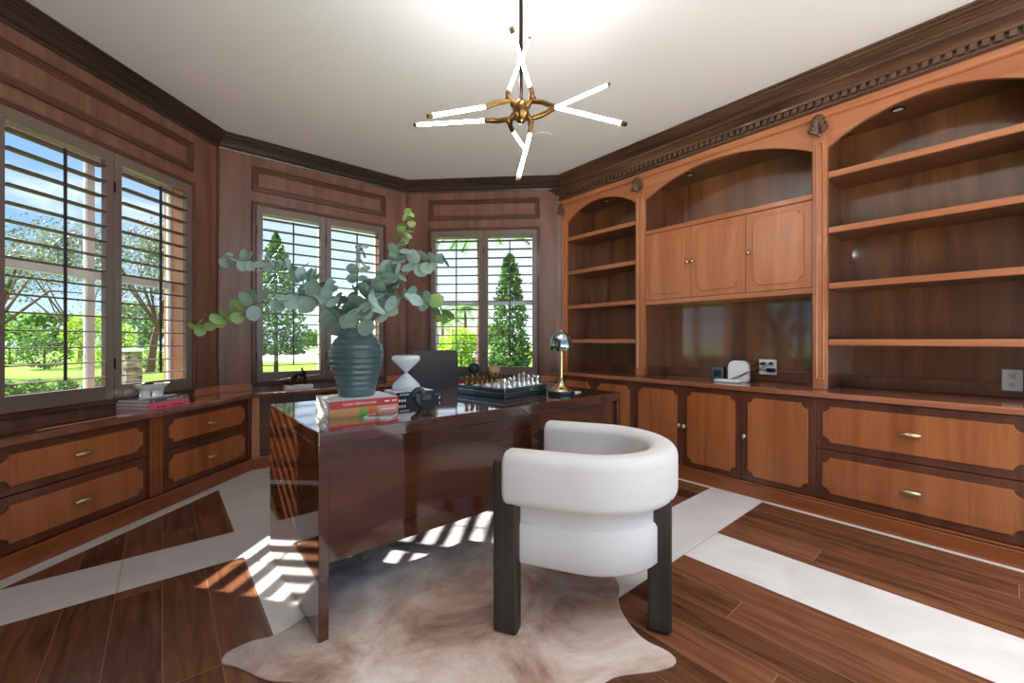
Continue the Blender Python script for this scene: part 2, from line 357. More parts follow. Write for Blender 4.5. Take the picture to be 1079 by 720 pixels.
# mouldings
crown = [(0,-.118),(.012,-.118),(.016,-.106),(.022,-.1),(.03,-.094),(.036,-.082),(.05,-.062),(.07,-.046),(.078,-.044),(.08,-.034),(.092,-.03),(.1,-.018),(.112,-.014),(.112,-.001),(0,-.001)]
crown = [(0,-.118),(.01,-.118),(.014,-.108),(.014,-.1),(.024,-.096),(.03,-.09),(.034,-.08),(.044,-.068),(.044,-.062),(.054,-.058),(.06,-.05),(.076,-.04),(.076,-.033),(.088,-.028),(.094,-.018),(.104,-.015),(.112,-.01),(.112,-.001),(0,-.001)]
cp = [(d, z+H) for d, z in crown]
tn = 0
def trim(mb, mat, w, label, bevel=0, smooth=None):
    global tn; tn += 1
    return struct('trim_%d' % tn, mb, mat, label, loc=fr(w), rotz=rz(w), bevel=bevel, smooth=smooth)
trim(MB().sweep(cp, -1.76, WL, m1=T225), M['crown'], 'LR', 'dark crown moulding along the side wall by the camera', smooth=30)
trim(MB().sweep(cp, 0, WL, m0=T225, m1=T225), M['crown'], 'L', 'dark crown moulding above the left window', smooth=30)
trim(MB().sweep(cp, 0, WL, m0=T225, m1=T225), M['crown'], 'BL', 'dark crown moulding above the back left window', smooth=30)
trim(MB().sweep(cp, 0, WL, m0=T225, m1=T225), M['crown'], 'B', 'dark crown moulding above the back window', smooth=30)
trim(MB().sweep(cp, 0, 3.515, m0=T225), M['crownR'], 'R', 'dark crown moulding above the bookcases', smooth=30)
# corner beads
def picture_frame(mb, x0, x1, z0, z1, prof):
    """moulding profile [(inset, height)] around a rectangle; height points into the room"""
    rings = []
    for ins, h in prof:
        rings.append([(x0+ins, -h, z0+ins), (x1-ins, -h, z0+ins), (x1-ins, -h, z1-ins), (x0+ins, -h, z1-ins)])
    n = len(prof); vs = [p for r in rings for p in r]; fs = []
    for a in range(n-1):
        for i in range(4):
            j = (i+1) % 4; fs.append((a*4+i, a*4+j, (a+1)*4+j, (a+1)*4+i))
    mb.add(vs, fs)
pf = [(0, 0), (0, .016), (.006, .02), (.014, .02), (.018, .012), (.026, .016), (.034, .016), (.04, .006), (.05, .006), (.054, .0), (.054, -.01), (0, -.01)]
cf = [(0, 0), (0, .026), (.004, .03), (.012, .03), (.016, .024), (.026, .024), (.03, .018), (.03, -.01), (0, -.01)]
for w, nm in (('LR', 'left rear'), ('L', 'left'), ('BL', 'back left'), ('B', 'back')):
    mb = MB(); picture_frame(mb, .245, 1.48, 2.425, 2.65, pf); trim(mb, M['moulding'], w, 'picture-frame moulding above the %s window' % nm)
    mb = MB(); picture_frame(mb, .245, 1.48, .69, 2.335, cf); trim(mb, M['moulding'], w, 'casing around the %s window' % nm)
    mb = MB(); e = .022*T225
    mb.sweep([(0, .65), (.022, .65), (.022, .705), (.018, .712), (0, .712)], 0, .243, m0=T225)
    mb.sweep([(0, .65), (.022, .65), (.022, .705), (.018, .712), (0, .712)], 1.482, WL, m1=T225)
    trim(mb, M['hutchx'], w, 'low ledge strip along the foot of the %s wall' % nm, bevel=.003)
    mb = MB(); mb.sweep([(0, .715), (.008, .715), (.008, 2.73), (0, 2.73)], 0.0, .016, m0=T225); mb.sweep([(0, .715), (.008, .715), (.008, 2.73), (0, 2.73)], WL-.016, WL, m1=T225)
    trim(mb, M['moulding'], w, 'thin corner beads of the %s wall' % nm)

# ------------------------------------------------------------------ windows
for n, w in ((1, 'L'), (2, 'BL'), (3, 'B'), (4, 'LR')):
    mb = MB()
    # reveal lining
    t = .012; y0, y1 = .012, TW
    mb.box(HX0, HX0+t, y0, y1, HZ0, HZ1, 1); mb.box(HX1-t, HX1, y0, y1, HZ0, HZ1, 1); mb.box(HX0+t, HX1-t, y0, y1, HZ1-t, HZ1, 1); mb.box(HX0+t, HX1-t, y0, y1, HZ0, HZ0+t, 1)
    fy0, fy1 = .135, .165
    a, b_ = HX0+t, HX1-t; zc = 1.52; mid = (a+b_)/2
    for x0, x1 in ((a, mid-.006), (mid+.006, b_)):
        mb.box(x0, x0+.016, fy0, fy1, HZ0+t, HZ1-t); mb.box(x1-.016, x1, fy0, fy1, HZ0+t, HZ1-t)
        mb.box(x0+.016, x1-.016, fy0, fy1, HZ0+t, HZ0+t+.05); mb.box(x0+.016, x1-.016, fy0, fy1, HZ1-t-.04, HZ1-t)
        mb.box(x0+.016, x1-.016, fy0-.012, fy1, zc-.024, zc+.024)
    mb.box(mid-.006, mid+.006, fy0, fy1, HZ0+t, HZ1-t)
    wn = struct('window_%d' % n, mb, [M['alu'], M['jamb']], 'double-hung white window pair behind the shutters', loc=fr(w), rotz=rz(w))
    for x0, x1 in ((a+.016, mid-.022), (mid+.022, b_-.016)):
        for z0, z1 in ((HZ0+t+.05, zc-.024), (zc+.024, HZ1-t-.04)):
            MB().box(x0, x1, .148, .152, z0, z1).build('pane', M['glass'], wn)
# plantation shutters
def make_shutter():
    root = thing('plantation_shutter', '', 'shutter')
    x0, x1, z0, z1 = -.292, .292, .722, 2.303
    mb = MB(); y0, y1 = -.026, .006
    mb.box(x0, x0+.05, y0, y1, z0, z1).box(x1-.05, x1, y0, y1, z0, z1).box(x0+.05, x1-.05, y0, y1, z0, .81).box(x0+.05, x1-.05, y0, y1, 2.235, z1)
    mb.build('shutter_frame', M['shutter'], root, bevel=.003)
    n = 15; pitch = (2.235-.822)/n
    lv = MB(); prof = []
    for i in range(12):
        t = 2*PI*i/12; prof.append((.037*math.cos(t), .0045*math.sin(t)))
    lv.loft([[(x, y, z) for y, z in prof] for x in (x0+.053, x1-.053)])
    o = lv.build('louver', M['louver'], root, smooth=50); tilt = math.radians(-1)
    for k in range(n):
        c = o if k == 0 else o.copy()
        if k: C.objects.link(c)
        c.location = (0, -.01, .822+pitch*(k+.5)); c.rotation_euler[0] = tilt
    MB().box(-.006, .006, -.062, -.05, .87, 2.19).build('tilt_rod', M['rod'], root, bevel=.002)
    for z in (.95, 2.08): MB().box(x0-.001, x0+.008, -.03, -.024, z-.035, z+.035).build('hinge', M['bronze'], root)
    return root
sh = make_shutter(); first = True
for w, nm in (('L', 'left bay window'), ('BL', 'window behind the vase'), ('B', 'window behind the desk lamp'), ('LR', 'side')):
    for xc, side in ((.2775+.292, 'left'), (1.4475-.292, 'right')):
        o = sh if first else copy_tree(sh); first = False
        o.location = fr(w, xc, 0, 0); o.rotation_euler[2] = rz(w)
        seen = {('L', 'left'): 'taupe louvered shutter leaf nearest the camera, at the picture edge', ('L', 'right'): 'taupe louvered shutter leaf behind the white footed bowl and pink books',
                ('BL', 'left'): 'taupe louvered shutter leaf with a conical tree outside, left of the vase', ('BL', 'right'): 'taupe louvered shutter leaf right behind the eucalyptus vase',
                ('B', 'left'): 'taupe louvered shutter leaf behind the dark office chair with round bush outside', ('B', 'right'): 'taupe louvered shutter leaf with tall clipped shrub outside, above the chess set',
                ('LR', 'left'): 'louvered shutter leaf beside the camera, nearer leaf of the side window', ('LR', 'right'): 'louvered shutter leaf beside the camera, farther leaf of the side window'}[(w, side)]
        tag(o, seen, 'shutter', 'shutter leaves of the bay windows')

# ------------------------------------------------------------------ cabinets
def ticket(x0, x1, z0, z1, r, n=6):
    """rectangle with concave round corners"""
    pts = []
    for cx, cz, a0 in ((x0, z0, 90), (x1, z0, 180), (x1, z1, 270), (x0, z1, 0)):
        for i in range(n+1):
            a = math.radians(a0-90*i/n); pts.append((cx+r*math.cos(a), cz+r*math.sin(a)))
    return pts
def ticket_ok(x0, x1, z0, z1, r, n=6):
    pts = []
    for cx, cz, a0, a1 in ((x0, z0, 90, 0), (x1, z0, 180, 90), (x1, z1, 270, 180), (x0, z1, 360, 270)):
        for i in range(n+1):
            a = math.radians(a0+(a1-a0)*i/n); pts.append((cx+r*math.cos(a), cz+r*math.sin(a)))
    return pts
def raised(parent, x0, x1, y, z0, z1, mat, ix=.042, iz=.04, r=.036, hinge=None, left_square=False):
    pts = ticket_ok(x0+ix, x1-ix, z0+iz, z1-iz, r)
    MB().prism(pts, y-.011, y+.002, 'xz').build('raised_panel', mat, parent, bevel=.004)
def knob_mesh(y, x, z):
    mb = MB()
    mb.ball((x, y-.024, z), .016, 12, sc=(.95, .8, 1.25)); mb.tube([(x, y+.003, z), (x, y-.02, z)], [.014, .006], 10)
    return mb
def pull_mesh(y, x, z, L=.042):
    mb = MB(); pts = []; rr = []
    for i in range(9):
        t = -1+2*i/8; pts.append((x+L*t, y-.022-.006*math.cos(t*1.5), z)); rr.append(.006+.0085*(1-abs(t))**.5)
    mb.tube(pts, rr, 10)
    for sx in (-.55, .55): mb.tube([(x+L*sx, y+.004, z), (x+L*sx, y-.024, z)], .004, 8)
    return mb
def door(root, x0, x1, y, z0, z1, fm, pm, knob=None, kmat=None, kz=None, **k):
    d = MB().box(x0+.0015, x1-.0015, y, y+.02, z0+.0015, z1-.0015).build('door', fm, root, bevel=.0025)
    raised(d, x0, x1, y, z0, z1, pm, **k)
    if knob: knob_mesh(y, x0+.022 if knob == 'l' else x1-.022, kz).build('knob', kmat or M['pull'], d, smooth=60)
    return d
def drawer(root, x0, x1, y, z0, z1, fm, pm, **k):
    d = MB().box(x0+.0015, x1-.0015, y, y+.02, z0+.0015, z1-.0015).build('drawer', fm, root, bevel=.0025)
    raised(d, x0, x1, y, z0, z1, pm, **k)
    pull_mesh(y, (x0+x1)/2, (z0+z1)/2).build('pull', M['pull'], d, smooth=60)
def fluted(root, x0, x1, y, z0, z1, mat, name='pilaster', proud=.012):
    mb = MB(); mb.box(x0, x1, y-proud, y+.03, z0, z1)
    p = mb.build(name, mat, root, bevel=.003)
    ix = (x1-x0)*.22
    mb = MB(); picture_frame(mb, x0+ix, x1-ix, z0+.03, z1-.03, [(0, proud), (0, proud+.004), (.004, proud+.006), (.008, proud+.004), (.01, proud), (.01, proud-.004), (0, proud-.004)])
    for i, v in enumerate(mb.v): mb.v[i] = (v[0], v[1]+y, v[2])
    mb.build('pilaster_bead', mat, p)
    return p

# left window-seat drawers
yf = -.29
r = thing('drawer_cabinet', 'low two-drawer cabinet under the left window, cut by the picture edge', 'cabinet', fr('L'), rz('L'), 'drawer cabinets under the left window')
MB().box(.03, .83, yf+.021, -.004, .02, .612).build('body', M['frame'], r)
MB().box(.03, .088, yf, yf+.02, .108, .61).build('end_stile', M['frame'], r, bevel=.002)
drawer(r, .09, .825, yf, .375, .608, M['frame'], M['panelx'], ix=.03, iz=.042, r=.034); drawer(r, .09, .825, yf, .108, .372, M['frame'], M['panelx'], ix=.03, iz=.042, r=.034)
fluted(r, .838, .93, yf, .108, .61, M['base'])
r = thing('drawer_cabinet', 'low two-drawer cabinet under the left window, next to the bay corner', 'cabinet', fr('L'), rz('L'), 'drawer cabinets under the left window')
MB().box(.94, 1.72, yf+.021, -.004, .02, .612).build('body', M['frame'], r)
drawer(r, .945, 1.69, yf, .375, .608, M['frame'], M['panelx'], ix=.03, iz=.042, r=.034); drawer(r, .945, 1.69, yf, .108, .372, M['frame'], M['panelx'], ix=.03, iz=.042, r=.034)
fluted(r, 1.694, 1.728, yf, .108, .61, M['frame'])
# open shelf unit under the back-left window
yb = -.2
r = thing('open_shelf_unit', 'low open shelf unit under the window behind the vase', 'bookcase', fr('BL'), rz('BL'))
MB().box(.215, .275, yb, -.004, .1, .612).build('side_panel', M['hutch'], r, bevel=.002)
MB().box(1.55, 1.61, yb, -.004, .1, .612).build('side_panel', M['hutch'], r, bevel=.002)
MB().box(.275, 1.55, -.014, -.004, .1, .612).build('back_panel', M['inner'], r)
MB().box(.275, 1.55, yb+.01, -.014, .1, .125).build('shelf', M['inner'], r, bevel=.002)
MB().box(.275, 1.55, yb+.01, -.014, .355, .377).build('shelf', M['inner'], r, bevel=.002)
MB().box(.86, .88, yb+.01, -.014, .125, .612).build('divider', M['inner'], r, bevel=.002)
r = thing('base_cabinet', 'low two-door cabinet under the window behind the lamp, mostly hidden by the desk', 'cabinet', fr('B'), rz('B'))
MB().box(.13, 1.5, yb+.021, -.004, .02, .612).build('body', M['frame'], r)
door(r, .13, .8, yb, .108, .608, M['frame'], M['panel'], 'r', kz=.36); door(r, .8, 1.5, yb, .108, .608, M['frame'], M['panel'], 'l', kz=.36)

# bay worktop: one continuous top round the three windows
def LBL(D, y): return (y-D/Q, y)
def BLB(D, y): return (D/Q-y, y)
Dl, Yb, Db = 2.455, 4.08, 4.29
a_end = fr('L', -.02, 0)[:2]; dl = 2.79-Dl
outer = [fr('L', 0.0, -.002)[:2], LBL(2.788, 4.308), BLB(4.53, 4.308), (3.16, 4.53/Q-3.16)]
inner = [(3.16, Db/Q-3.16), BLB(Db, Yb), LBL(Dl, Yb), fr('L', 0.0, -dl)[:2]]
wt = MB().prism(outer+inner, .613, .65).build('worktop', M['worktop'], bevel=.008, segs=3)
tag(wt, 'continuous dark wood worktop running under the three shuttered windows', 'worktop')
D2, Y2, B2 = 2.487, 4.10, 4.315
mb = MB()
mb.prism([fr('L', 0, -.02)[:2], LBL(2.76, 4.29), LBL(D2, Y2), fr('L', 0, -(2.79-D2))[:2]], .0, .1)
struct('baseboard_left', mb, M['base'], 'wood plinth below the left drawers', bevel=.006)
struct('baseboard_back_left', MB().prism([LBL(D2, Y2), BLB(B2, Y2), BLB(4.5, 4.29), LBL(2.76, 4.29)], .0, .1), M['base'], 'wood plinth below the open shelf unit', bevel=.006)
struct('baseboard_back', MB().prism([BLB(B2, Y2), (3.145, B2/Q-3.145), (3.3, 4.5/Q-3.3), BLB(4.5, 4.29)], .0, .1), M['base'], 'wood plinth below the back window cabinet', bevel=.006)

# right side base units
yf = -.15; D = [.114, .556, .998, 1.438, 1.88, 2.322, 3.19]
CT = .738
def base_root(lbl): return thing('base_cabinet', lbl, 'cabinet', fr('R'), rz('R'), 'base cabinets below the bookcases')
r = base_root('two-door base cabinet below the narrow far bookcase')
MB().box(.09, .992, yf+.021, .36, .02, CT).build('body', M['frame'], r)
door(r, D[0], D[1], yf, .105, .734, M['frame'], M['panel'], 'r', kz=.42); door(r, D[1], D[2], yf, .105, .734, M['frame'], M['panel'], 'l', kz=.42)
r = base_root('three-door base cabinet below the hutch with the white router')
MB().box(.994, 2.318, yf+.021, .36, .02, CT).build('body', M['frame'], r)
door(r, D[2], D[3], yf, .105, .734, M['frame'], M['panel'], 'r', kz=.42); door(r, D[3], D[4], yf, .105, .734, M['frame'], M['panel'], 'l', kz=.42); door(r, D[4], D[5], yf, .105, .734, M['frame'], M['panel'], 'l', kz=.42)
r = base_root('wide two-drawer base cabinet below the nearest bookcase')
MB().box(2.32, 3.30, yf+.021, .36, .02, CT).build('body', M['frame'], r)
drawer(r, D[5], D[6], yf, .42, .734, M['frame'], M['panelx'], ix=.034, iz=.045, r=.036); drawer(r, D[5], D[6], yf, .105, .417, M['frame'], M['panelx'], ix=.034, iz=.045, r=.036)
o = MB().box(D[6]+.002, 3.3, yf, yf+.02, .105, .734).build('end_stile', M['frame'], r)
mb = MB().box(.052, 3.33, -.19, .362, .74, .775)
wt = mb.build('worktop', M['worktopR'], loc=fr('R'), rotz=rz('R'), bevel=.009, segs=3); tag(wt, 'long reddish wood counter in front of the bookcases', 'worktop')
mb = MB().sweep([(0, 0), (.165, 0), (.165, .08), (.158, .088), (.166, .092), (.166, .098), (.16, .102), (0, .102)], .09, 3.32)
struct('baseboard_right', mb, M['base'], 'wood plinth below the bookcase cabinets', loc=fr('R'), rotz=rz('R'))

# upper bookcases
BK = .345
def arch_pts(x0, x1, z_spring, rise, z_top, n=20):
    c = (x0+x1)/2; hw = (x1-x0)/2; R = (hw*hw+rise*rise)/(2*rise); cz = z_spring+rise-R; a = math.asin(hw/R)
    pts = [(x0, z_top), (x0, z_spring)]
    for i in range(1, n): t = -a+2*a*i/n; pts.append((c+R*math.sin(t), cz+R*math.cos(t)))
    pts += [(x1, z_spring), (x1, z_top)]
    return pts
def arch(root, x0, x1, rise=.16, spring=2.355):
    pts = arch_pts(x0, x1, spring, rise, 2.6)
    mb = MB(); n = len(pts)
    # front and back faces made as strips so the concave outline stays clean
    low = pts[1:-1]; vs = []; fs = []
    for x, z in low:
        vs += [(x, 0, z), (x, 0, 2.6), (x, .025, z), (x, .025, 2.6)]
    for i in range(len(low)-1):
        a = 4*i; b = a+4
        fs += [(a, b, b+1, a+1), (a+2, a+3, b+3, b+2), (a, a+2, b+2, b), (a+1, b+1, b+3, a+3)]
    fs += [(0, 1, 3, 2), (4*(len(low)-1), 4*(len(low)-1)+2, 4*(len(low)-1)+3, 4*(len(low)-1)+1)]
    mb.add(vs, fs); mb.build('arched_rail', M['hutchx'], root)
def puck(root, x):
    p = MB().lathe([(.036, 2.515), (.036, 2.508), (.028, 2.505), (.028, 2.515)], (x, .13, 0), 20).build('puck_light', M['black'], root, smooth=40)
    MB().lathe([(.001, 2.508), (.024, 2.508), (.024, 2.512), (.001, 2.512)], (x, .13, 0), 16).build('lens', M['puck'], p, smooth=40)
def leafcorbel(mb, cx, y, zt, zb, w):
    h = zt-zb
    for a, L, wd in ((-64, .5, .3), (-48, .68, .3), (-34, .84, .3), (-20, .95, .26), (-8, .97, .26), (8, .97, .26), (20, .95, .26), (34, .84, .3), (48, .68, .3), (64, .5, .3)):
        an = math.radians(a); d = Vector((math.sin(an), 0, math.cos(an)))
        base = Vector((cx, y-.008, zb+h*.12)); tip = base+Vector((d.x*w*.62, -.03-.012*math.cos(an), d.z*h*.82*L))
        mid = (base+tip)/2+Vector((0, -.006, 0))
        mb.tube([base, base.lerp(mid, .6), mid, mid.lerp(tip, .6), tip, tip+Vector((0, -.006, -.012))], [.005, .009, .0125, .013, .011, .007], 8)
    mb.ball((cx, y-.018, zb+h*.1), .012, 10, sc=(1, .8, 1.5))
def pil(root, x0, x1):
    p = MB().box(x0, x1, -.006, .03, .776, 2.60).build('pilaster', M['hutch'], root, bevel=.003)
    w = x1-x0; ix = w*.2
    mb = MB(); picture_frame(mb, x0+ix, x1-ix, .84, 2.40, [(0, .006), (0, .011), (.005, .013), (.01, .009), (.012, .006), (.012, 0), (0, 0)])
    mb.build('pilaster_bead', M['hutch'], p)
    mb = MB(); leafcorbel(mb, (x0+x1)/2, -.006, 2.575, 2.43, w+.01); mb.build('acanthus_corbel', M['crownR'], p, smooth=60)
def shelf(root, x0, x1, zt, th=.04, y0=.006):
    sh_ = MB().box(x0, x1, y0+.02, BK-.002, zt-th+.002, zt-.001).build('shelf', M['inner'], root)  # darker wood than the front edge, puts the underside shadow into the colour
    MB().box(x0, x1, y0, y0+.02, zt-th, zt).build('nosing', M['hutchx'], sh_, bevel=.006, segs=3)
def shell(root, x0, x1, z0=.776):
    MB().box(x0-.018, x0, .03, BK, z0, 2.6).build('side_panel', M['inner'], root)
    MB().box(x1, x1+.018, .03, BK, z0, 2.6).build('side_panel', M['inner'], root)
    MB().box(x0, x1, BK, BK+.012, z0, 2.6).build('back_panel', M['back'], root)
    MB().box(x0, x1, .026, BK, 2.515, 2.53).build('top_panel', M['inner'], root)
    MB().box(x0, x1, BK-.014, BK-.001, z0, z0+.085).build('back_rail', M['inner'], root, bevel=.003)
def bc_root(name, lbl): return thing(name, lbl, 'bookcase', fr('R'), rz('R'), 'built-in units on the right wall')
r = bc_root('bookcase', 'narrow arched bookcase with empty shelves at the far end, behind the desk lamp')
shell(r, .062, .915); arch(r, .062, .915, .15); pil(r, .0, .062); pil(r, .915, 1.003); puck(r, .49)
for z in (2.197, 1.835, 1.469, 1.11): shelf(r, .064, .913, z)
r = bc_root('hutch', 'middle arched hutch with three brass-knobbed doors above the white router')
x0, x1 = 1.021, 2.25
shell(r, x0, x1); arch(r, 1.003, 2.268, .17); puck(r, 1.36)
for z in (2.078, 1.45): MB().box(1.004, 2.267, .004, BK-.002, z-.038, z).build('shelf', M['hutchx'], r, bevel=.005)
kn = [1.004, 1.425, 1.846, 2.267]
for i, k in enumerate('rll'): door(r, kn[i], kn[i+1], .012, 1.452, 2.038, M['door_up'], M['door_up'], k, M['brass'], 1.745, ix=.05, iz=.045, r=.036)
r = bc_root('bookcase', 'wide arched bookcase with empty shelves nearest the camera, above the drawers')
shell(r, 2.346, 3.255); arch(r, 2.346, 3.255, .155); pil(r, 2.268, 2.346); pil(r, 3.255, 3.34); puck(r, 2.67)
for z in (2.197, 1.835, 1.472, 1.105): shelf(r, 2.348, 3.253, z)
# cornice with dentils
prof = [(0, 2.733), (.098, 2.733), (.108, 2.728), (.108, 2.716), (.1, 2.712), (.088, 2.708), (.068, 2.694), (.056, 2.68), (.052, 2.668), (.044, 2.664), (.024, 2.664), (.024, 2.626), (.036, 2.622), (.036, 2.612), (.02, 2.606), (.012, 2.602), (0, 2.602)]
mb = MB().sweep(prof, -.02, 3.36, m0=-.75)
x = .0
while x < 3.34:
    mb.box(x, x+.027, -.046, -.02, 2.63, 2.664); x += .045
tn += 1
struct('trim_%d' % tn, mb, M['crownR'], 'dentil cornice along the top of the bookcases', loc=fr('R'), rotz=rz('R'))
mb = MB().sweep([(.0, 2.602), (.0145, 2.602), (.0145, 2.572), (.024, 2.569), (.024, 2.56), (.018, 2.554), (.006, 2.55), (0, 2.55)], -.012, 3.35)
tn += 1
struct('trim_%d' % tn, mb, M['hutchx'], 'plain frieze band under the dentil cornice', loc=fr('R'), rotz=rz('R'))

# ------------------------------------------------------------------ desk
r = thing('executive_desk', 'large high-gloss mahogany desk standing on the cowhide rug', 'desk', (.43, 1.59, 0))
DL, DW = 1.82, .876
MB().box(0, DL, 0, DW, .714, .765).build('desk_top', M['desk'], r, bevel=.003)
MB().box(0, .036, 0, DW, .0076, .714).build('side_panel', M['desk'], r, bevel=.002)
MB().box(DL-.036, DL, 0, DW, .0, .714).build('side_panel', M['desk'], r, bevel=.002)
MB().box(.036, DL-.036, .02, .042, .275, .714).build('modesty_panel', M['desk'], r)
MB().box(.036, .44, .35, DW-.03, .5, .714).build('drawer_box', M['desk'], r)
MB().box(DL-.44, DL-.036, .35, DW-.03, .5, .714).build('drawer_box', M['desk'], r)

# ------------------------------------------------------------------ cowhide rug
out = [(.19,1.66),(.155,1.71),(.175,1.755),(.25,1.765),(.32,1.745),(.42,1.78),(.475,1.86),(.485,2.0),(.50,2.2),(.54,2.36),(.68,2.42),(.85,2.41),(.98,2.4),(1.1,2.48),(1.35,2.52),(1.6,2.56),(1.85,2.68),(1.98,2.64),(1.95,2.5),(1.84,2.3),(1.78,2.05),(1.76,1.8),(1.74,1.55),(1.70,1.35),(1.62,1.2),(1.56,1.11),(1.47,1.05),(1.40,.97),(1.35,.86),(1.36,.76),(1.33,.72),(1.25,.745),(1.12,.82),(1.0,.83),(.88,.92),(.72,1.05),(.56,1.2),(.44,1.32),(.34,1.45),(.26,1.53)]
def smooth_loop(p, n=4):
    o = []; m = len(p)
    for i in range(m):
        a, b, c, d = [Vector(p[(i+k-1) % m]) for k in range(4)]
        for j in range(n):
            t = j/n; o.append(.5*((2*b)+(c-a)*t+(2*a-5*b+4*c-d)*t*t+(3*b-a-3*c+d)*t*t*t))
    return o
lp = smooth_loop(out); mb = MB().prism([(p.x, p.y) for p in lp], .0004, .0075)
tag(mb.build('cowhide_rug', M['hide'], bevel=.003), 'brown and white cowhide rug under the desk and white chair', 'rug')

# ------------------------------------------------------------------ white barrel chair
def capsule_ring(hw, ht, r, n=5):
    """rounded rectangle, half sizes hw x ht"""
    o = []
    for sx, sz, a0 in ((1, -1, 270), (1, 1, 0), (-1, 1, 90), (-1, -1, 180)):
        for i in range(n+1):
            a = math.radians(a0+90*i/n); o.append((sx*(hw-r)+r*math.cos(a), sz*(ht-r)+r*math.sin(a)))
    return o
FA = math.radians(30)    # chair faces the desk, turned a little to the left
r = thing('barrel_armchair', 'white upholstered barrel armchair with four dark slab legs facing the desk', 'chair', (1.236, 1.405, .0075), FA)
# local: +y is the chair's facing direction, origin at the middle of the front legs' front faces
def upath(R, y_front, yc, n=28):
    p = [(-R, y_front), (-R, y_front*.5+yc*.5)]
    p += [(-R*math.cos(PI*i/n), yc-R*math.sin(PI*i/n)) for i in range(n+1)]
    p += [(R, y_front*.5+yc*.5), (R, y_front)]
    return [Vector((x, y, 0)) for x, y in p]
def uband(mb, R, yfnt, yc, hw, z0, z1, rad):
    path = upath(R, yfnt, yc); rings = []; ht = (z1-z0)/2; zc = (z0+z1)/2; n = len(path)
    for i, p in enumerate(path):
        t = (path[min(i+1, n-1)]-path[max(i-1, 0)]).normalized(); nrm = Vector((t.y, -t.x, 0))
        k = 1
        rings.append([p+nrm*a+Vector((0, 0, zc+b)) for a, b in capsule_ring(hw, ht, rad)])
    # round the ends
    for end, sg in ((0, -1), (-1, 1)):
        pass
    t0 = (path[0]-path[1]).normalized(); t1 = (path[-1]-path[-2]).normalized()
    def cap(ring, c, t):
        out = []
        for d, s in ((.012, .93), (.018, .8)):
            out.append([Vector(c)+t*d+(v-Vector(c))*s for v in ring])
        return out
    c0 = path[0]+Vector((0, 0, zc)); c1 = path[-1]+Vector((0, 0, zc))
    rings = cap(rings[0], c0, t0)[::-1]+rings+cap(rings[-1], c1, t1)
    mb.loft(rings)
mb = MB(); uband(mb, .292, -.055, -.31, .055, .475, .68, .042); mb.build('backrest', M['fabric'], r, smooth=60)
mb = MB(); uband(mb, .266, -.09, -.31, .022, .36, .50, .015); mb.build('inner_back', M['fabric'], r, smooth=60)
def dshape(R, yfnt, yc, n=28): return [(p.x, p.y) for p in upath(R, yfnt, yc, n)]
rings = []
for ins, z in ((.05, .245), (.012, .248), (.0, .262), (.0, .395), (.008, .41), (.03, .418), (.06, .425), (.12, .432), (.2, .435)):
    rings.append([(x, y, z) for x, y in dshape(.296-ins, -.03-ins, -.315)])
MB().loft(rings).build('seat', M['fabric'], r, smooth=60)
for sx in (-1, 1):
    x0 = .272 if sx > 0 else -.334
    MB().box(x0, x0+.062, -.095, 0, 0, .646).build('leg', M['darkwood'], r, bevel=.012, segs=3)
    x0 = .06 if sx > 0 else -.13
    MB().box(x0, x0+.07, -.632, -.545, 0, .6).build('leg', M['darkwood'], r, bevel=.012, segs=3)

# ------------------------------------------------------------------ dark office chair behind the desk
oc = at(461, 358, 3.3); r = thing('office_chair', 'dark grey leather office chair standing behind the desk', 'chair', (oc.x, oc.y, 0), math.radians(-22))
def cushion(w, h, t, rad, bow=0, taper=0):
    rings = []
    for k, (dy, s) in enumerate(((-t/2, .93), (-t/2*.8, .985), (0, 1), (t/2*.8, .985), (t/2, .93))):
        rings.append([(a*s*(1-taper*max(0, b/h*2)), dy+bow*(a/(w/2))**2, b*s) for a, b in capsule_ring(w/2, h/2, rad, 6)])
    return MB().loft(rings)
bk = cushion(.41, .56, .06, .03, -.03, .05)
o = bk.build('backrest', M['leather'], r, smooth=50); o.location = (0, -.2, .745); o.rotation_euler[0] = math.radians(-4)
o.location = (0, .2, .735); o.rotation_euler[0] = math.radians(-6)
st = cushion(.46, .44, .08, .06); o = st.build('seat', M['leather'], r, smooth=50); o.location = (0, -.02, .46); o.rotation_euler[0] = PI/2
MB().box(-.03, .03, .14, .235, .4, .55).build('back_bracket', M['chrome'], r, bevel=.01)
MB().lathe([(.03, .09), (.03, .25), (.018, .25), (.018, .43)]).build('gas_column', M['chrome'], r, smooth=40)
for k in range(5):
    a = 2*PI*k/5+.3; c, s = math.cos(a), math.sin(a)
    l = MB().tube([(0, 0, .1), (c*.15, s*.15, .09), (c*.29, s*.29, .068)], [.025, .02, .014], 8).build('base_arm', M['chrome'], r, smooth=60)
    MB().lathe([(.001, -.011), (.026, -.011), (.028, -.006), (.028, .006), (.026, .011), (.001, .011)], (0, 0, 0), 14).build('caster', M['black'], l, smooth=40)
    w_ = l.children[0]; w_.location = (c*.29, s*.29, .029); w_.rotation_euler = (PI/2, 0, a)

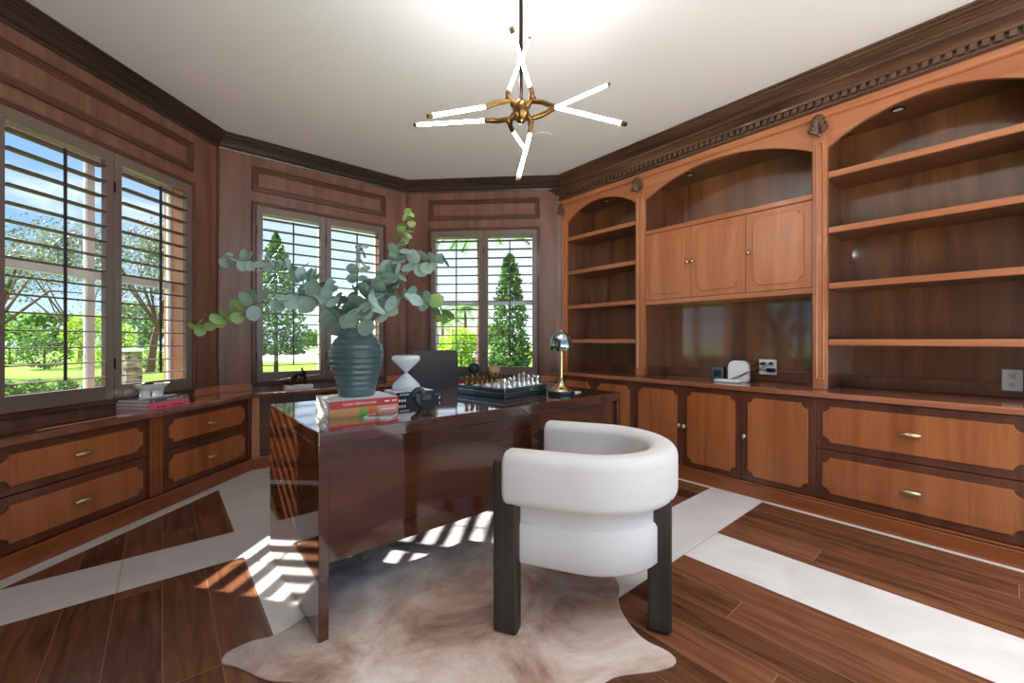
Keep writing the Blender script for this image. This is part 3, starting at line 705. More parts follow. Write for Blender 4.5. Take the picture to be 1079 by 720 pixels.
# ------------------------------------------------------------------ chandelier
hub = at(549, 117, 2.0)
r = thing('chandelier', 'brass branching chandelier with eight lit tube lights hanging from the ceiling', 'chandelier', hub)
def rel(px, py, d): return at(px, py, d)-hub
MB().lathe([(.001, -.06), (.012, -.058), (.026, -.044), (.037, -.018), (.041, .006), (.038, .026), (.028, .043), (.014, .05), (.001, .052)], seg=24).build('hub', M['brassd'], r, smooth=60)
top = H-hub.z
rod = MB().tube([(0, 0, .045), (0, 0, top-.02)], .009, 12).build('rod', M['bronze'], r, smooth=60)
MB().lathe([(.001, top-.03), (.05, top-.028), (.062, top-.012), (.062, top-.002), (.001, top-.002)], seg=24).build('canopy', M['bronze'], rod, smooth=40)
br = [  # branch joint, then two (start, end) tubes
 ((535.5, 104, 1.97), ((535, 98, 1.98), (557, 43, 2.2)), ((512, 112.5, 1.93), (455, 122, 1.75))),
 ((561.7, 104, 1.97), ((559, 93, 1.96), (540.5, 35, 1.78)), ((584, 112.5, 1.95), (655, 130, 1.78))),
 ((535.5, 127.5, 2.03), ((513, 127, 2.04), (440, 131.5, 2.22)), ((539.5, 137, 2.08), (553, 157, 2.38))),
 ((560, 127.5, 2.03), ((583, 114.5, 2.05), (639, 90, 2.25)), ((558.5, 141, 2.0), (546, 188, 1.8))),
]
for j, t1, t2 in br:
    jt = rel(*j)
    ab = MB()
    d0 = jt.normalized()*.035
    ab.tube([d0*.6, d0, d0.lerp(jt, .5), jt], [.026, .022, .015, .013], 10); ab.ball(jt, .0155, 10)
    for s_, e_ in (t1, t2):
        s3, e3 = rel(*s_), rel(*e_); dr = (e3-s3).normalized()
        ab.tube([d0.lerp(jt, .6), jt.lerp(s3, .35)+ (s3-jt)*.1, s3, s3+dr*.01], [.012, .0125, .0115, .0115], 10)
    b_ = ab.build('branch', M['brassd'], r, smooth=60)
    for s_, e_ in (t1, t2):
        s3, e3 = rel(*s_), rel(*e_); dr = (e3-s3).normalized()
        MB().tube([s3+dr*.008, e3], .0085, 12).build('light_tube', M['tube'], b_, smooth=60)
        MB().tube([e3-dr*.001, e3+dr*.022], .0095, 12).build('end_cap', M['brassd'], b_, smooth=60)

# recessed ceiling lights
rl = None
spots = [(2.5, 2.56)]
for i, (x, y) in enumerate(spots):
    if rl is None:
        rl = thing('downlight', '', 'ceiling light')
        MB().lathe([(.05, 0), (.078, 0), (.08, -.004), (.05, -.006)], seg=28).build('trim_ring', M['ceiling'], rl, smooth=40)
        MB().lathe([(.001, -.002), (.05, -.002), (.05, -.001), (.001, -.001)], seg=20).build('lens', M['bulb'], rl)
        o = rl
    else: o = copy_tree(rl)
    o.location = (x, y, H-.001)
    tag(o, 'round recessed downlight in the ceiling just past the chandelier', 'ceiling light')

# ------------------------------------------------------------------ things on the desk
ZT = .765
def book(name, label, loc, rot, w, d, h, cover, spine=None, group=None, spine_side='front'):
    """lies flat; the spine is along the local x axis at y = 0"""
    r = thing(name, label, 'book', loc, rot, group)
    t = .0025
    mb = MB(); mb.box(0, w, 0, d, 0, t).box(0, w, 0, d, h-t, h)
    mb.build('cover', cover, r)
    sp = MB().box(0, w, -.001, .003, t*0, h).build('spine', spine or cover, r)
    MB().box(.004, w-.004, .004, d-.004, t, h-t).build('pages', M['paper'], r)
    return r, sp
def text(body, size, loc, rot, mat, parent, name='title', ext=.0003):
    cu = bpy.data.curves.new(name, 'FONT'); cu.body = body; cu.size = size; cu.extrude = ext; cu.align_x = 'CENTER'; cu.align_y = 'CENTER'
    t = bpy.data.objects.new('tmp', cu); C.objects.link(t); dg = bpy.context.evaluated_depsgraph_get()
    me = bpy.data.meshes.new_from_object(t.evaluated_get(dg)); bpy.data.objects.remove(t)
    me.materials.clear(); me.materials.append(mat); me.name = name
    o = bpy.data.objects.new(name, me); C.objects.link(o); o.parent = parent; o.location = loc; o.rotation_euler = rot
    return o
def dashes(mat, parent, xs, z, h, y=-.0015):
    mb = MB()
    for a, b_ in xs: mb.box(a, b_, y, y+.001, z-h/2, z+h/2)
    return mb.build('lettering', mat, parent)
ba = math.radians(-3)
r, sp = book('book', 'thick book with orange, green and tan striped spine, lower one under the vase', (.545, 1.856, ZT), ba, .305, .26, .036, M['paper'], M['tan'], 'books under the vase')
MB().box(.125, .16, -.002, .0, .0, .036).build('green_stripe', M['lime'], sp); MB().box(.165, .205, -.002, .0, .0, .036).build('orange_stripe', M['orange'], sp); MB().box(.212, .303, -.0018, .0, .001, .035).build('title_block', M['peach'], sp)
dashes(M['white'], sp, [(.225, .245), (.248, .262), (.266, .29)], .018, .007, -.003)
r, sp = book('book', 'white book with red spine, upper one directly under the vase', (.545, 1.856, ZT+.0362), ba, .305, .26, .034, M['paper'], M['red'], 'books under the vase')
text('CLASSIC AMERICAN CARS', .0125, (.128, -.0016, .017), (PI/2, 0, 0), M['white'], sp)
dashes(M['white'], sp, [(.24, .262), (.276, .286), (.288, .297)], .018, .005)
# vase with eucalyptus
VZ = ZT+.0705; vc = (.715, 2.005, VZ)
prof = [(.001, 0), (.078, 0), (.083, .006)]
kx = [(.083, .006), (.09, .05), (.102, .1), (.116, .15), (.1225, .19), (.121, .215), (.112, .245), (.095, .27), (.08, .288), (.073, .298), (.071, .31)]
pts = []
for i in range(110):
    t = i/109*(len(kx)-1); a = min(int(t), len(kx)-2); f = t-a
    p0, p1, p2, p3 = kx[max(a-1, 0)], kx[a], kx[a+1], kx[min(a+2, len(kx)-1)]
    cr = lambda k: .5*(2*p1[k]+(p2[k]-p0[k])*f+(2*p0[k]-5*p1[k]+4*p2[k]-p3[k])*f*f+(3*p1[k]-p0[k]-3*p2[k]+p3[k])*f**3)
    z = cr(1); rad = cr(0)
    if .03 < z < .285: rad += .0018*math.sin(z*2*PI/.026)
    pts.append((rad, z))
prof += pts+[(.076, .314), (.077, .318), (.073, .321), (.066, .318), (.064, .3), (.06, .29), (.001, .285)]
v = MB().lathe(prof, seg=48).build('vase', M['vase'], loc=vc, smooth=70); tag(v, 'ribbed dark teal ceramic vase standing on the red-spined book', 'vase')
vd = (Vector(vc)-Vector((0, 0, 1.1))).dot(FWD)
def leaf_disc(mb, c, n, up, r, cup=.18, asp=1.0):
    n = n.normalized(); u = up-n*up.dot(n)
    if u.length < 1e-3: u = Vector((1, 0, 0)).cross(n)
    u.normalize(); w = n.cross(u); k = 10; vs = [c+n*(-cup*r*.6)]
    for ring, rr in ((0, .55), (1, 1.0)):
        for i in range(k):
            a = 2*PI*i/k; x = math.cos(a); y = math.sin(a)*asp
            rad = r*rr*(1+(.12 if x > .9 else 0)*rr)
            vs.append(c+u*x*rad+w*y*rad+n*(cup*r*(rr*rr-.6)*(.4+.6*abs(y))))
    fs = [(0, 1+i, 1+(i+1) % k) for i in range(k)]+[(1+i, 1+k+i, 1+k+(i+1) % k, 1+(i+1) % k) for i in range(k)]
    mb.add(vs, fs)
def branch(label, pix, r0, r1, n, mat, tipmat=None, seed=1):
    rnd = random.Random(seed)
    P = [at(x, y, vd+d) for x, y, d in pix]
    path = []
    for i in range(len(P)-1):
        a, b_, c, d = P[max(i-1, 0)], P[i], P[i+1], P[min(i+2, len(P)-1)]
        for j in range(6):
            t = j/6; path.append(.5*((2*b_)+(c-a)*t+(2*a-5*b_+4*c-d)*t*t+(3*b_-a-3*c+d)*t**3))
    path.append(P[-1])
    org = path[0].copy(); path = [p-org for p in path]
    r = thing('eucalyptus_branch', label, 'plant', org, 0, 'eucalyptus branches in the vase')
    m_ = len(path)
    MB().tube(path, [.0035-.0022*i/m_ for i in range(m_)], 6).build('stem', M['stem'], r, smooth=60)
    lo = MB(); hi = MB()
    for i in range(n):
        f = .22+.78*(i/(n-1)); q = f*(m_-1); a = min(int(q), m_-2); p = path[a].lerp(path[a+1], q-a); t = (path[a+1]-path[a]).normalized()
        rad = (r0+(r1-r0)*f)*1.22; rad *= rnd.uniform(.85, 1.15)
        side = t.cross(Vector((rnd.uniform(-1, 1), rnd.uniform(-1, 1), rnd.uniform(-1, 1)))).normalized()
        for sg in (-1, 1):
            if sg == 1 and rnd.random() < .15: continue
            d = (side*sg+t*.35).normalized(); c = p+d*rad*1.05
            nrm = (d.cross(t)+t*rnd.uniform(.2, 1.2)+Vector((rnd.uniform(-.6, .6), rnd.uniform(-.6, .6), rnd.uniform(-.3, .6))))
            leaf_disc(hi if f > .62 else lo, c, nrm, d, rad)
    if lo.v: lo.build('foliage', mat, r, smooth=180)
    if hi.v: hi.build('foliage_tip', tipmat or mat, r, smooth=180)
M0 = (373, 356, 0)
branch('long eucalyptus branch reaching left past the window casing, drooping low', [(368, 365, 0), (355, 335, -.03), (325, 312, -.06), (290, 315, -.08), (255, 326, -.1), (228, 337, -.1), (209, 345, -.1)], .036, .02, 19, M['eu1'], M['eu2'], 1)
branch('upper left eucalyptus branch with small pale tip leaves', [(370, 365, .02), (352, 320, .05), (325, 292, .08), (295, 278, .1), (268, 275, .1), (240, 274, .1)], .036, .02, 18, M['eu1'], M['eu1'], 2)
branch('tallest eucalyptus branch rising to a light green tip', [(378, 365, 0), (398, 320, .02), (414, 290, .03), (421, 262, .03), (427, 243, .03), (431, 226, .03)], .036, .016, 19, M['eu1'], M['eu2'], 3)
branch('lower right eucalyptus branch drooping beside the back window', [(379, 365, 0), (402, 325, -.05), (425, 312, -.08), (445, 316, -.1), (462, 330, -.1), (470, 334, -.1)], .032, .024, 13, M['eu1'], M['eu2'], 4)
branch('upper right eucalyptus branch pointing at the back window', [(377, 365, .03), (405, 315, .08), (428, 285, .1), (448, 276, .1), (468, 278, .1)], .036, .022, 9, M['eu1'], M['eu1'], 5)
branch('short dense eucalyptus branch in the middle leaning left', [(371, 365, .0), (360, 335, .03), (345, 310, .06), (325, 300, .06)], .04, .034, 13, M['eu1'], M['eu1'], 6)
branch('short dense eucalyptus branch in the middle leaning right', [(376, 365, .0), (386, 330, .03), (398, 308, .05), (412, 290, .06)], .04, .036, 13, M['eu1'], M['eu1'], 7)
branch('upright eucalyptus branch behind the others in front of the bright shutter', [(373, 365, .04), (374, 325, .1), (377, 290, .14), (381, 262, .16)], .034, .02, 9, M['eu1'], M['eu1'], 8)
branch('short eucalyptus branch spilling forward over the vase rim', [(374, 365, -.02), (378, 335, -.1), (388, 320, -.16), (402, 322, -.2)], .036, .03, 7, M['eu1'], M['eu1'], 9)

# black books, hourglass, knot
r, sp = book('book', 'black-spined white book, lower one under the hourglass', (.93, 2.055, ZT), math.radians(-5), .27, .2, .03, M['blackcover'], M['blackcover'], 'books under the hourglass')
dashes(M['white'], sp, [(.02, .03), (.034, .046), (.05, .06), (.25, .258)], .015, .012)
r, sp = book('book', 'smaller black-spined book, upper one under the hourglass', (.945, 2.07, ZT+.0302), math.radians(-3), .22, .19, .026, M['paper'], M['blackcover'], 'books under the hourglass')
dashes(M['white'], sp, [(.02, .034), (.038, .052), (.056, .07)], .013, .006)
hp = (1.045, 2.16, ZT+.0564)
r = thing('hourglass', 'white glass hourglass standing on the black-spined books', 'hourglass', hp)
pr = [(.001, 0), (.066, 0), (.075, .006), (.078, .018), (.074, .03), (.05, .056), (.02, .084), (.007, .095), (.007, .099), (.02, .11), (.05, .138), (.074, .164), (.078, .176), (.075, .188), (.066, .194), (.001, .194)]
MB().lathe(pr, seg=36).build('glass_body', M['hourglass'], r, smooth=60)
MB().lathe([(.001, .1945), (.055, .1945), (.055, .1955), (.001, .1955)], seg=24).build('top_rim', M['gray'], r)
kp = Vector((.985, 1.87, ZT+.048))
pts = []
for i in range(96):
    t = 2*PI*i/96
    pts.append(Vector(((math.sin(t)+2*math.sin(2*t))*.0145, -math.sin(3*t)*.0145, (math.cos(t)-2*math.cos(2*t))*.0145)))
k = MB().tube(pts, .0155, 14, closed=True).build('knot_sculpture', M['knot'], loc=kp, smooth=80); k.rotation_euler = (math.radians(-55), math.radians(25), math.radians(-30)); tag(k, 'dark stone knot sculpture lying on the desk before the hourglass', 'sculpture')
dg = bpy.context.evaluated_depsgraph_get(); dg.update()
zm = min((k.matrix_world @ v_.co).z for v_ in k.data.vertices); k.location.z += ZT+.0005-zm
r = thing('eyeglasses', 'small white pair of reading glasses lying by the striped books', 'glasses', (.70, 1.72, ZT), math.radians(-42))
for sx in (-1, 1):
    ring = [Vector((sx*.034+.024*math.cos(2*PI*i/20), .018*math.sin(2*PI*i/20), .004)) for i in range(20)]
    MB().tube(ring, .0022, 6, closed=True).build('rim', M['white'], r, smooth=60)
    MB().tube([(sx*.058, 0, .005), (sx*.06, .06, .006), (sx*.05, .115, .003)], .0018, 6).build('temple', M['white'], r, smooth=60)
MB().tube([(-.01, 0, .005), (0, .004, .006), (.01, 0, .005)], .002, 6).build('bridge', M['white'], r, smooth=60)

# chess box and pieces
ca = math.radians(9); cx, cy = 1.475, 1.815; CS = .40
r = thing('chess_box', 'dark teal lacquered chess box on the desk near the lamp', 'chess set', (cx, cy, ZT), ca)
MB().box(0, CS, 0, CS, 0, .03).build('box_base', M['teal'], r, bevel=.004); MB().box(.004, CS-.004, .004, CS-.004, .031, .034).build('seam', M['silver'], r); MB().box(0, CS, 0, CS, .035, .058).build('lid', M['teal'], r, bevel=.004)
mb = MB()
for i in range(8):
    for j in range(8): mb.box(.02+i*.045, .02+(i+1)*.045, .02+j*.045, .02+(j+1)*.045, .058, .0588, (i+j) % 2)
mb.build('checkerboard', [M['teal'], M['marble_w']], r)
PR = {'pawn': [(.001,0),(.013,0),(.013,.005),(.009,.009),(.005,.02),(.004,.026),(.007,.028),(.0035,.03),(.0075,.036),(.007,.041),(.001,.044)],
 'rook': [(.001,0),(.015,0),(.015,.006),(.01,.011),(.0075,.03),(.007,.036),(.0115,.039),(.0115,.05),(.008,.05),(.008,.046),(.001,.046)],
 'bishop': [(.001,0),(.015,0),(.015,.006),(.009,.012),(.005,.032),(.009,.036),(.005,.038),(.0085,.046),(.006,.056),(.002,.06),(.003,.063),(.001,.065)],
 'queen': [(.001,0),(.016,0),(.016,.006),(.01,.013),(.0055,.04),(.01,.044),(.006,.047),(.0105,.064),(.007,.066),(.003,.068),(.004,.072),(.001,.075)],
 'king': [(.001,0),(.016,0),(.016,.006),(.01,.013),(.006,.044),(.0105,.048),(.0065,.051),(.0105,.067),(.006,.071),(.002,.072),(.002,.083),(.001,.084)]}
def piece(kind):
    mb = MB()
    if kind == 'knight':
        mb.lathe([(.001,0),(.015,0),(.015,.006),(.009,.011),(.008,.018),(.001,.018)], seg=12)
        mb.tube([(0, .003, .015), (0, .006, .03), (0, .002, .044), (0, -.004, .052), (0, -.011, .047), (0, -.016, .042)], [.009, .0085, .008, .007, .0055, .004], 8)
        mb.tube([(.003, .004, .05), (.003, .005, .058)], [.003, .001], 5); mb.tube([(-.003, .004, .05), (-.003, .005, .058)], [.003, .001], 5)
    else:
        mb.lathe(PR[kind], seg=14)
    if kind == 'king': mb.box(-.006, .006, -.0015, .0015, .075, .078)
    return mb
order = ['rook', 'knight', 'bishop', 'queen', 'king', 'bishop', 'knight', 'rook']
cache = {}
for colr, mat, row, prow in (('silver', M['silver'], 0, 1), ('brass', M['brassd'], 7, 6)):
    for j in range(8):
        for kind, rw in ((order[j], row), ('pawn', prow)):
            key = (colr, kind)
            if key not in cache:
                pm = piece(kind); pm.v = [(x*1.22, y*1.22, z*1.05) for x, y, z in pm.v]
                o = pm.build('chess_'+kind, mat, smooth=50); cache[key] = o
            else:
                o = cache[key].copy(); C.objects.link(o)
            lx, ly = .02+.045*(j+.5), .02+.045*(rw+.5)
            o.location = (cx+lx*math.cos(ca)-ly*math.sin(ca), cy+lx*math.sin(ca)+ly*math.cos(ca), ZT+.0588); o.rotation_euler[2] = ca+(PI if row else 0)
            where = 'in the near rows' if row == 0 else 'in the far rows'
            tag(o, '%s chess %s %s on the dark teal chess box' % (colr, kind, where), 'chess piece', '%s chess pieces: %s' % (colr, kind))

# desk lamp
r = thing('desk_lamp', 'brass mushroom desk lamp with domed metal shade at the desk corner', 'lamp', (1.894, 1.775, ZT))
MB().lathe([(.001, 0), (.082, 0), (.084, .004), (.084, .02), (.08, .024), (.001, .024)], seg=40).build('base_ring', M['teal'], r, smooth=40)
MB().lathe([(.001, .024), (.07, .024), (.066, .03), (.045, .042), (.026, .06), (.016, .085), (.012, .1), (.001, .1)], seg=32).build('base', M['brass'], r, smooth=60)
MB().lathe([(.001, .095), (.0105, .095), (.0105, .34), (.001, .34)], seg=16).build('stem', M['brass'], r, smooth=40)
dm = plain('mirrored_glass_shade', '9fb0a6', .08, 1)
MB().lathe([(.066, .268), (.068, .27), (.068, .312), (.064, .338), (.052, .362), (.034, .378), (.014, .385), (.001, .386), (.001, .383), (.03, .375), (.05, .358), (.061, .336), (.065, .312), (.065, .272)], seg=36).build('lamp_shade', dm, r, smooth=60)
MB().lathe([(.001, .386), (.006, .386), (.007, .392), (.004, .398), (.001, .399)], seg=12).build('finial', M['brass'], r, smooth=60)
pb = MB().prism([(0, 0), (.075, 0), (.075, .045), (0, .045)], 0, .006).build('card_case', M['white'], loc=(1.985, 1.728, ZT), bevel=.002); pb.rotation_euler[2] = math.radians(20)
tag(pb, 'small white card case lying beside the lamp base', 'card case')

# ------------------------------------------------------------------ things on the bay worktop
ZB = .65
# pink and grey books with white bowl under the left window
lang = rz('L')
p0 = fr('L', .0, 0); 
bx = Vector((-.063, 3.512, ZB))
r, sp = book('book', 'pink book, lowest of the stack under the white bowl', (bx.x, bx.y, ZB), lang, .30, .24, .024, M['pink'], M['pink'], 'books under the white bowl')
dashes(M['red'], sp, [(.05, .075), (.08, .12), (.16, .2), (.205, .24)], .012, .009)
r, sp = book('book', 'peach-pink book, middle of the stack under the white bowl', (bx.x, bx.y, ZB+.0242), lang, .295, .24, .022, M['peach'], M['pink'], 'books under the white bowl')
r, sp = book('book', 'grey book, topmost of the stack under the white bowl', (bx.x+.004, bx.y+.004, ZB+.0464), lang, .285, .23, .02, M['gray'], M['gray'], 'books under the white bowl')
dashes(M['white'], sp, [(.02, .028), (.12, .15), (.155, .2), (.21, .24)], .01, .005)
bc = Vector((bx.x, bx.y, 0))+Matrix.Rotation(lang, 3, 'Z') @ Vector((.13, .115, 0))
r = thing('footed_bowl', 'white ceramic bowl on two round feet, standing on the grey book', 'bowl', (bc.x, bc.y, ZB+.0664), lang)
mb = MB(); k = 28
pr = [(.03, .042), (.06, .05), (.095, .07), (.112, .088), (.116, .092), (.108, .089), (.09, .074), (.055, .056), (.001, .052)]
mb.loft([[(rr*1.0*math.cos(2*PI*i/k), rr*.6*math.sin(2*PI*i/k), z) for i in range(k)] for rr, z in [(.001, .04)]+pr]); mb.build('bowl', M['white'], r, smooth=70)
for sx in (-1, 1): MB().lathe([(.001, 0), (.03, 0), (.032, .004), (.027, .02), (.03, .045), (.036, .054), (.001, .054)], (sx*.045, 0, 0), 20).build('foot', M['white'], r, smooth=60)
b2 = MB().ball((0, 0, 0), .028, 16, sc=(1.2, 1, .6)).build('black_stone', M['black'], loc=(bc.x-.02, bc.y-.02, ZB+.0664+.092), smooth=80); tag(b2, 'smooth black stone lying in the white footed bowl', 'stone')
# wire figures on marble bases on the back-left worktop
def biplane(label, loc, rot):
    """small dark metal airplane-like sculpture on a white marble block"""
    r = thing('desk_sculpture', label, 'sculpture', loc, rot, 'metal sculptures on marble blocks')
    MB().box(-.12, .12, -.045, .045, 0, .04).build('marble_base', M['marble_w'], r, bevel=.004)
    mb = MB(); R_ = .008
    mb.tube([(-.075, 0, .04), (-.05, 0, .075), (0, 0, .095), (.07, 0, .08)], [.007, .012, .012, .006], 8)
    mb.tube([(-.06, -.02, .04), (.01, -.01, .11)], R_, 8); mb.tube([(.065, .02, .04), (.03, 0, .13)], R_, 8); mb.tube([(.06, -.02, .04), (.05, -.01, .1)], R_, 8)
    mb.tube([(-.05, .02, .055), (.06, .015, .06)], R_*.8, 8); mb.ball((.05, 0, .1), .018, 10); mb.ball((-.055, 0, .05), .016, 10)
    mb.v = [(x, y, .04+(z-.04)*1.7) for x, y, z in mb.v]
    mb.build('metal_figure', M['bronze'], r, smooth=60)
    MB().tube([(-.19, -.01, .092), (-.06, 0, .108), (.06, 0, .114), (.19, .01, .125)], [.003, .004, .004, .003], 6).build('cross_bar', M['chrome'], r, smooth=60)
    return r
biplane('dark metal figure on a white marble block, left of the vase under the window', (.96, 4.195, ZB), 0)
biplane('dark metal figure on a white marble block, half hidden right behind the vase', (1.56, 4.2, ZB), math.radians(8))
# books and globes under the back window
gl = fr('B', .56, -.135)
r, sp = book('book', 'red book lying flat under the small globe on the bay worktop', fr('B', .56, -.22, ZB), rz('B'), .34, .17, .035, M['red'], M['red'], 'books under the back window')
r, sp = book('book', 'grey book lying on the red book under the back window', fr('B', .575, -.215, ZB+.0352), rz('B'), .31, .16, .028, M['gray'], M['gray'], 'books under the back window')
def globe(label, loc, mat, rad, hh):
    r = thing('small_globe', label, 'globe', loc, rz('B'), 'small globes under the back window')
    MB().lathe([(.001, 0), (.03, 0), (.03, .005), (.008, .012), (.006, hh), (.001, hh)], seg=18).build('stand', M['bronze'], r, smooth=50)
    MB().ball((0, 0, hh+rad*.9), rad, 20).build('ball', mat, r, smooth=80)
globe('dark teal small globe standing on the grey book', fr('B', .775, -.14, ZB+.0634), M['tealball'], .062, .03)
globe('tan stone small globe on the worktop behind the chess box', fr('B', 1.0, -.14, ZB), M['tanball'], .066, .06)

# ------------------------------------------------------------------ router, clock, outlets
ZC = .775
def place(o, w, x, y, z): o.location = fr(w, x, y, z); o.rotation_euler[2] = rz(w); return o
r = thing('smart_display_clock', 'small black and grey clock box standing beside the white router', 'clock', fr('R', 1.60, .1, ZC), rz('R')+.1)
MB().box(-.05, .05, 0, .06, 0, .115).build('case', M['black'], r, bevel=.006); MB().box(-.044, .044, -.003, .001, .006, .108).build('bezel', M['gray'], r, bevel=.002); MB().box(-.03, .03, -.0045, -.002, .035, .085).build('screen', M['teal'], r)
r = thing('router', 'white upright router with rounded top on the counter', 'router', fr('R', 1.755, .1, ZC), rz('R'))
pts = [(-.075, .012), (-.075, .1)]+[(-.075+.045-.045*math.cos(PI/2*i/6), .11+.055*math.sin(PI/2*i/6)) for i in range(7)]+[(.075-.045+.045*math.sin(PI/2*i/6), .11+.055*math.cos(PI/2*i/6)) for i in range(7)]+[(.075, .1), (.075, .012), (.06, 0), (-.06, 0)]
MB().prism(pts, 0, .045, 'xz').build('case', M['white'], r, bevel=.008, segs=3)
MB().prism([(x*.92, z*.96+.003) for x, z in pts], .045, .06, 'xz').build('rear_case', M['black'], r, bevel=.006)
mb = MB(); rings = []
for s, z in ((.9, 0), (1, .006), (1, .014), (.85, .022), (.3, .023)):
    rings.append([(a*s, b*s, z) for a, b in capsule_ring(.1, .045, .04, 6)])
pk = MB().loft(rings).build('network_puck', M['white'], smooth=50); place(pk, 'R', 1.715, .015, ZC); tag(pk, 'flat white rounded network box lying before the router', 'router')
def outlet(x, z, label, blank):
    r = thing('outlet_plate', label, 'outlet', fr('R', x, BK-.0145, z), rz('R'))
    hw = .038 if blank else .062
    MB().box(-hw, hw, -.006, 0, -.06, .06).build('plate', M['white'], r, bevel=.003)
    for sz in (-.024, .024):
        for sx in ((0,) if blank else (-.024, .024)):
            s = MB().box(sx-.015, sx+.015, -.009, -.005, sz-.017, sz+.017).build('socket', M['marble_w'], r, bevel=.003)
            MB().box(sx-.007, sx-.004, -.0095, -.008, sz-.004, sz+.007).box(sx+.004, sx+.007, -.0095, -.008, sz-.004, sz+.006).box(sx-.002, sx+.002, -.0095, -.008, sz-.011, sz-.007).build('slots', M['black'], s)
outlet(1.89, .888, 'white double outlet plate with black plugs, right of the router', False)
outlet(3.118, .875, 'white outlet plate low in the nearest bookcase', True)
def cable(name, label, pts, plug):
    r = thing(name, label, 'cable', fr('R', 0, 0, 0), rz('R'))
    P = [Vector(p) for p in pts]; path = []
    for i in range(len(P)-1):
        a, b_, c, d = P[max(i-1, 0)], P[i], P[i+1], P[min(i+2, len(P)-1)]
        for j in range(6):
            t = j/6; path.append(.5*((2*b_)+(c-a)*t+(2*a-5*b_+4*c-d)*t*t+(3*b_-a-3*c+d)*t**3))
    path.append(P[-1])
    MB().tube(path, .003, 6).build('cord', M['black'], r, smooth=60)
    x0, x1, y, z, h = plug
    MB().box(x0, x1, y-.035, y, z-h/2, z+h/2).build('plug', M['black'], r, bevel=.005)
oy = BK-.0245
cable('power_cable', 'black cable from the top plug of the double outlet to the router', [(1.86, oy-.04, .915), (1.83, .2, .9), (1.82, .08, .85), (1.77, .05, .82), (1.74, .06, .81)], (1.85, 1.88, oy, .915, .02))
cable('power_cable', 'black cable with square adapter low on the double outlet', [(1.905, oy-.04, .87), (1.86, .19, .86), (1.85, .14, .81), (1.85, .2, .785), (1.75, .24, .78)], (1.89, 1.95, oy, .866, .03))
cable('power_cable', 'black cable crossing the outlet plate to the white network box', [(1.92, oy-.04, .918), (1.90, .2, .89), (1.83, .06, .845), (1.78, .04, .812), (1.74, .02, .802)], (1.91, 1.932, oy, .918, .02))

# ------------------------------------------------------------------ outside
GZ = -.3
struct('ground', MB().prism([(-70, -30), (-1.3, -30), (-1.3, 3.2), (.25, 4.75), (2.2, 4.75), (4.2, 2.7), (40, -30), (80, 0), (80, 90), (-70, 90)], GZ-.2, GZ), M['grass'], 'sunny green lawn outside the windows')
def gpt(px, d): p = at(px, 358, d); return Vector((p.x, p.y, GZ))
def quad(pts, z): return MB().prism([(p.x, p.y) for p in pts], z-.05, z)
drv = quad([gpt(255, 27), gpt(430, 27), gpt(600, 60), gpt(150, 60)], GZ+.012)
o = drv.build('driveway', M['conc']); o['kind'] = 'structure'; tag(o, 'pale driveway beyond the conical tree', 'driveway')
o = MB().prism([(-1.35, 0), (-3.6, 0), (-3.6, 3.6), (-.6, 6.8), (3.4, 6.8), (6.2, 3.9), (4.9, 2.6), (2.4, 5.0), (.2, 5.0), (-1.35, 3.4)], GZ-.02, GZ+.015).build('planting_bed', M['mulch']); o['kind'] = 'structure'; tag(o, 'dark planting bed along the bay outside', 'planting bed')  # added so the ground bounce on the louvers is brown, not green
def leaves(mb, c, rx, ry, rz_, n, size, rnd, shape='ball', shell=.55, power=.75):
    for i in range(n):
        if shape == 'cone':
            f = rnd.random()**1.5; a = rnd.uniform(0, 2*PI); wob = 1+.12*math.sin(a*3+f*20)
            rad = (1-f)**power*wob*(rnd.uniform(shell, 1))*(1 if f > .08 else .75+f*3)
            p = Vector((c[0]+rx*rad*math.cos(a), c[1]+ry*rad*math.sin(a), c[2]+rz_*f))
        else:
            d = Vector((rnd.gauss(0, 1), rnd.gauss(0, 1), rnd.gauss(0, 1))).normalized(); q = shell+(1-shell)*rnd.random()
            p = Vector((c[0]+rx*d.x*q, c[1]+ry*d.y*q, c[2]+rz_*d.z*q))
        nrm = Vector((rnd.gauss(0, 1), rnd.gauss(0, 1), rnd.gauss(0, 1)+.4)).normalized(); u = nrm.orthogonal().normalized(); w = nrm.cross(u); s = size*rnd.uniform(.6, 1.3)
        mb.add([p-u*s*.5, p+w*s*.32, p+u*s*.5, p-w*s*.32], [(0, 1, 2, 3)])
def tree(name, label, cat, base, parts, trunk, mat, group=None, seed=1):
    rnd = random.Random(seed); r = thing(name, label, cat, base, 0, group)
    mb = MB()
    for c, rx, ry, rzz, n, size, shape, shell_ in parts: leaves(mb, c, rx, ry, rzz, n, size, rnd, 'cone' if shape == 'ovoid' else shape, shell_, .5 if shape == 'ovoid' else .75)
    mb.build('foliage', mat, r)
    if trunk:
        mb = MB()
        for pts, rr in trunk: mb.tube(pts, rr, 8)
        mb.build('trunk', M['bark'], r, smooth=60)
    return r
G3 = 'garden trees and shrubs outside'
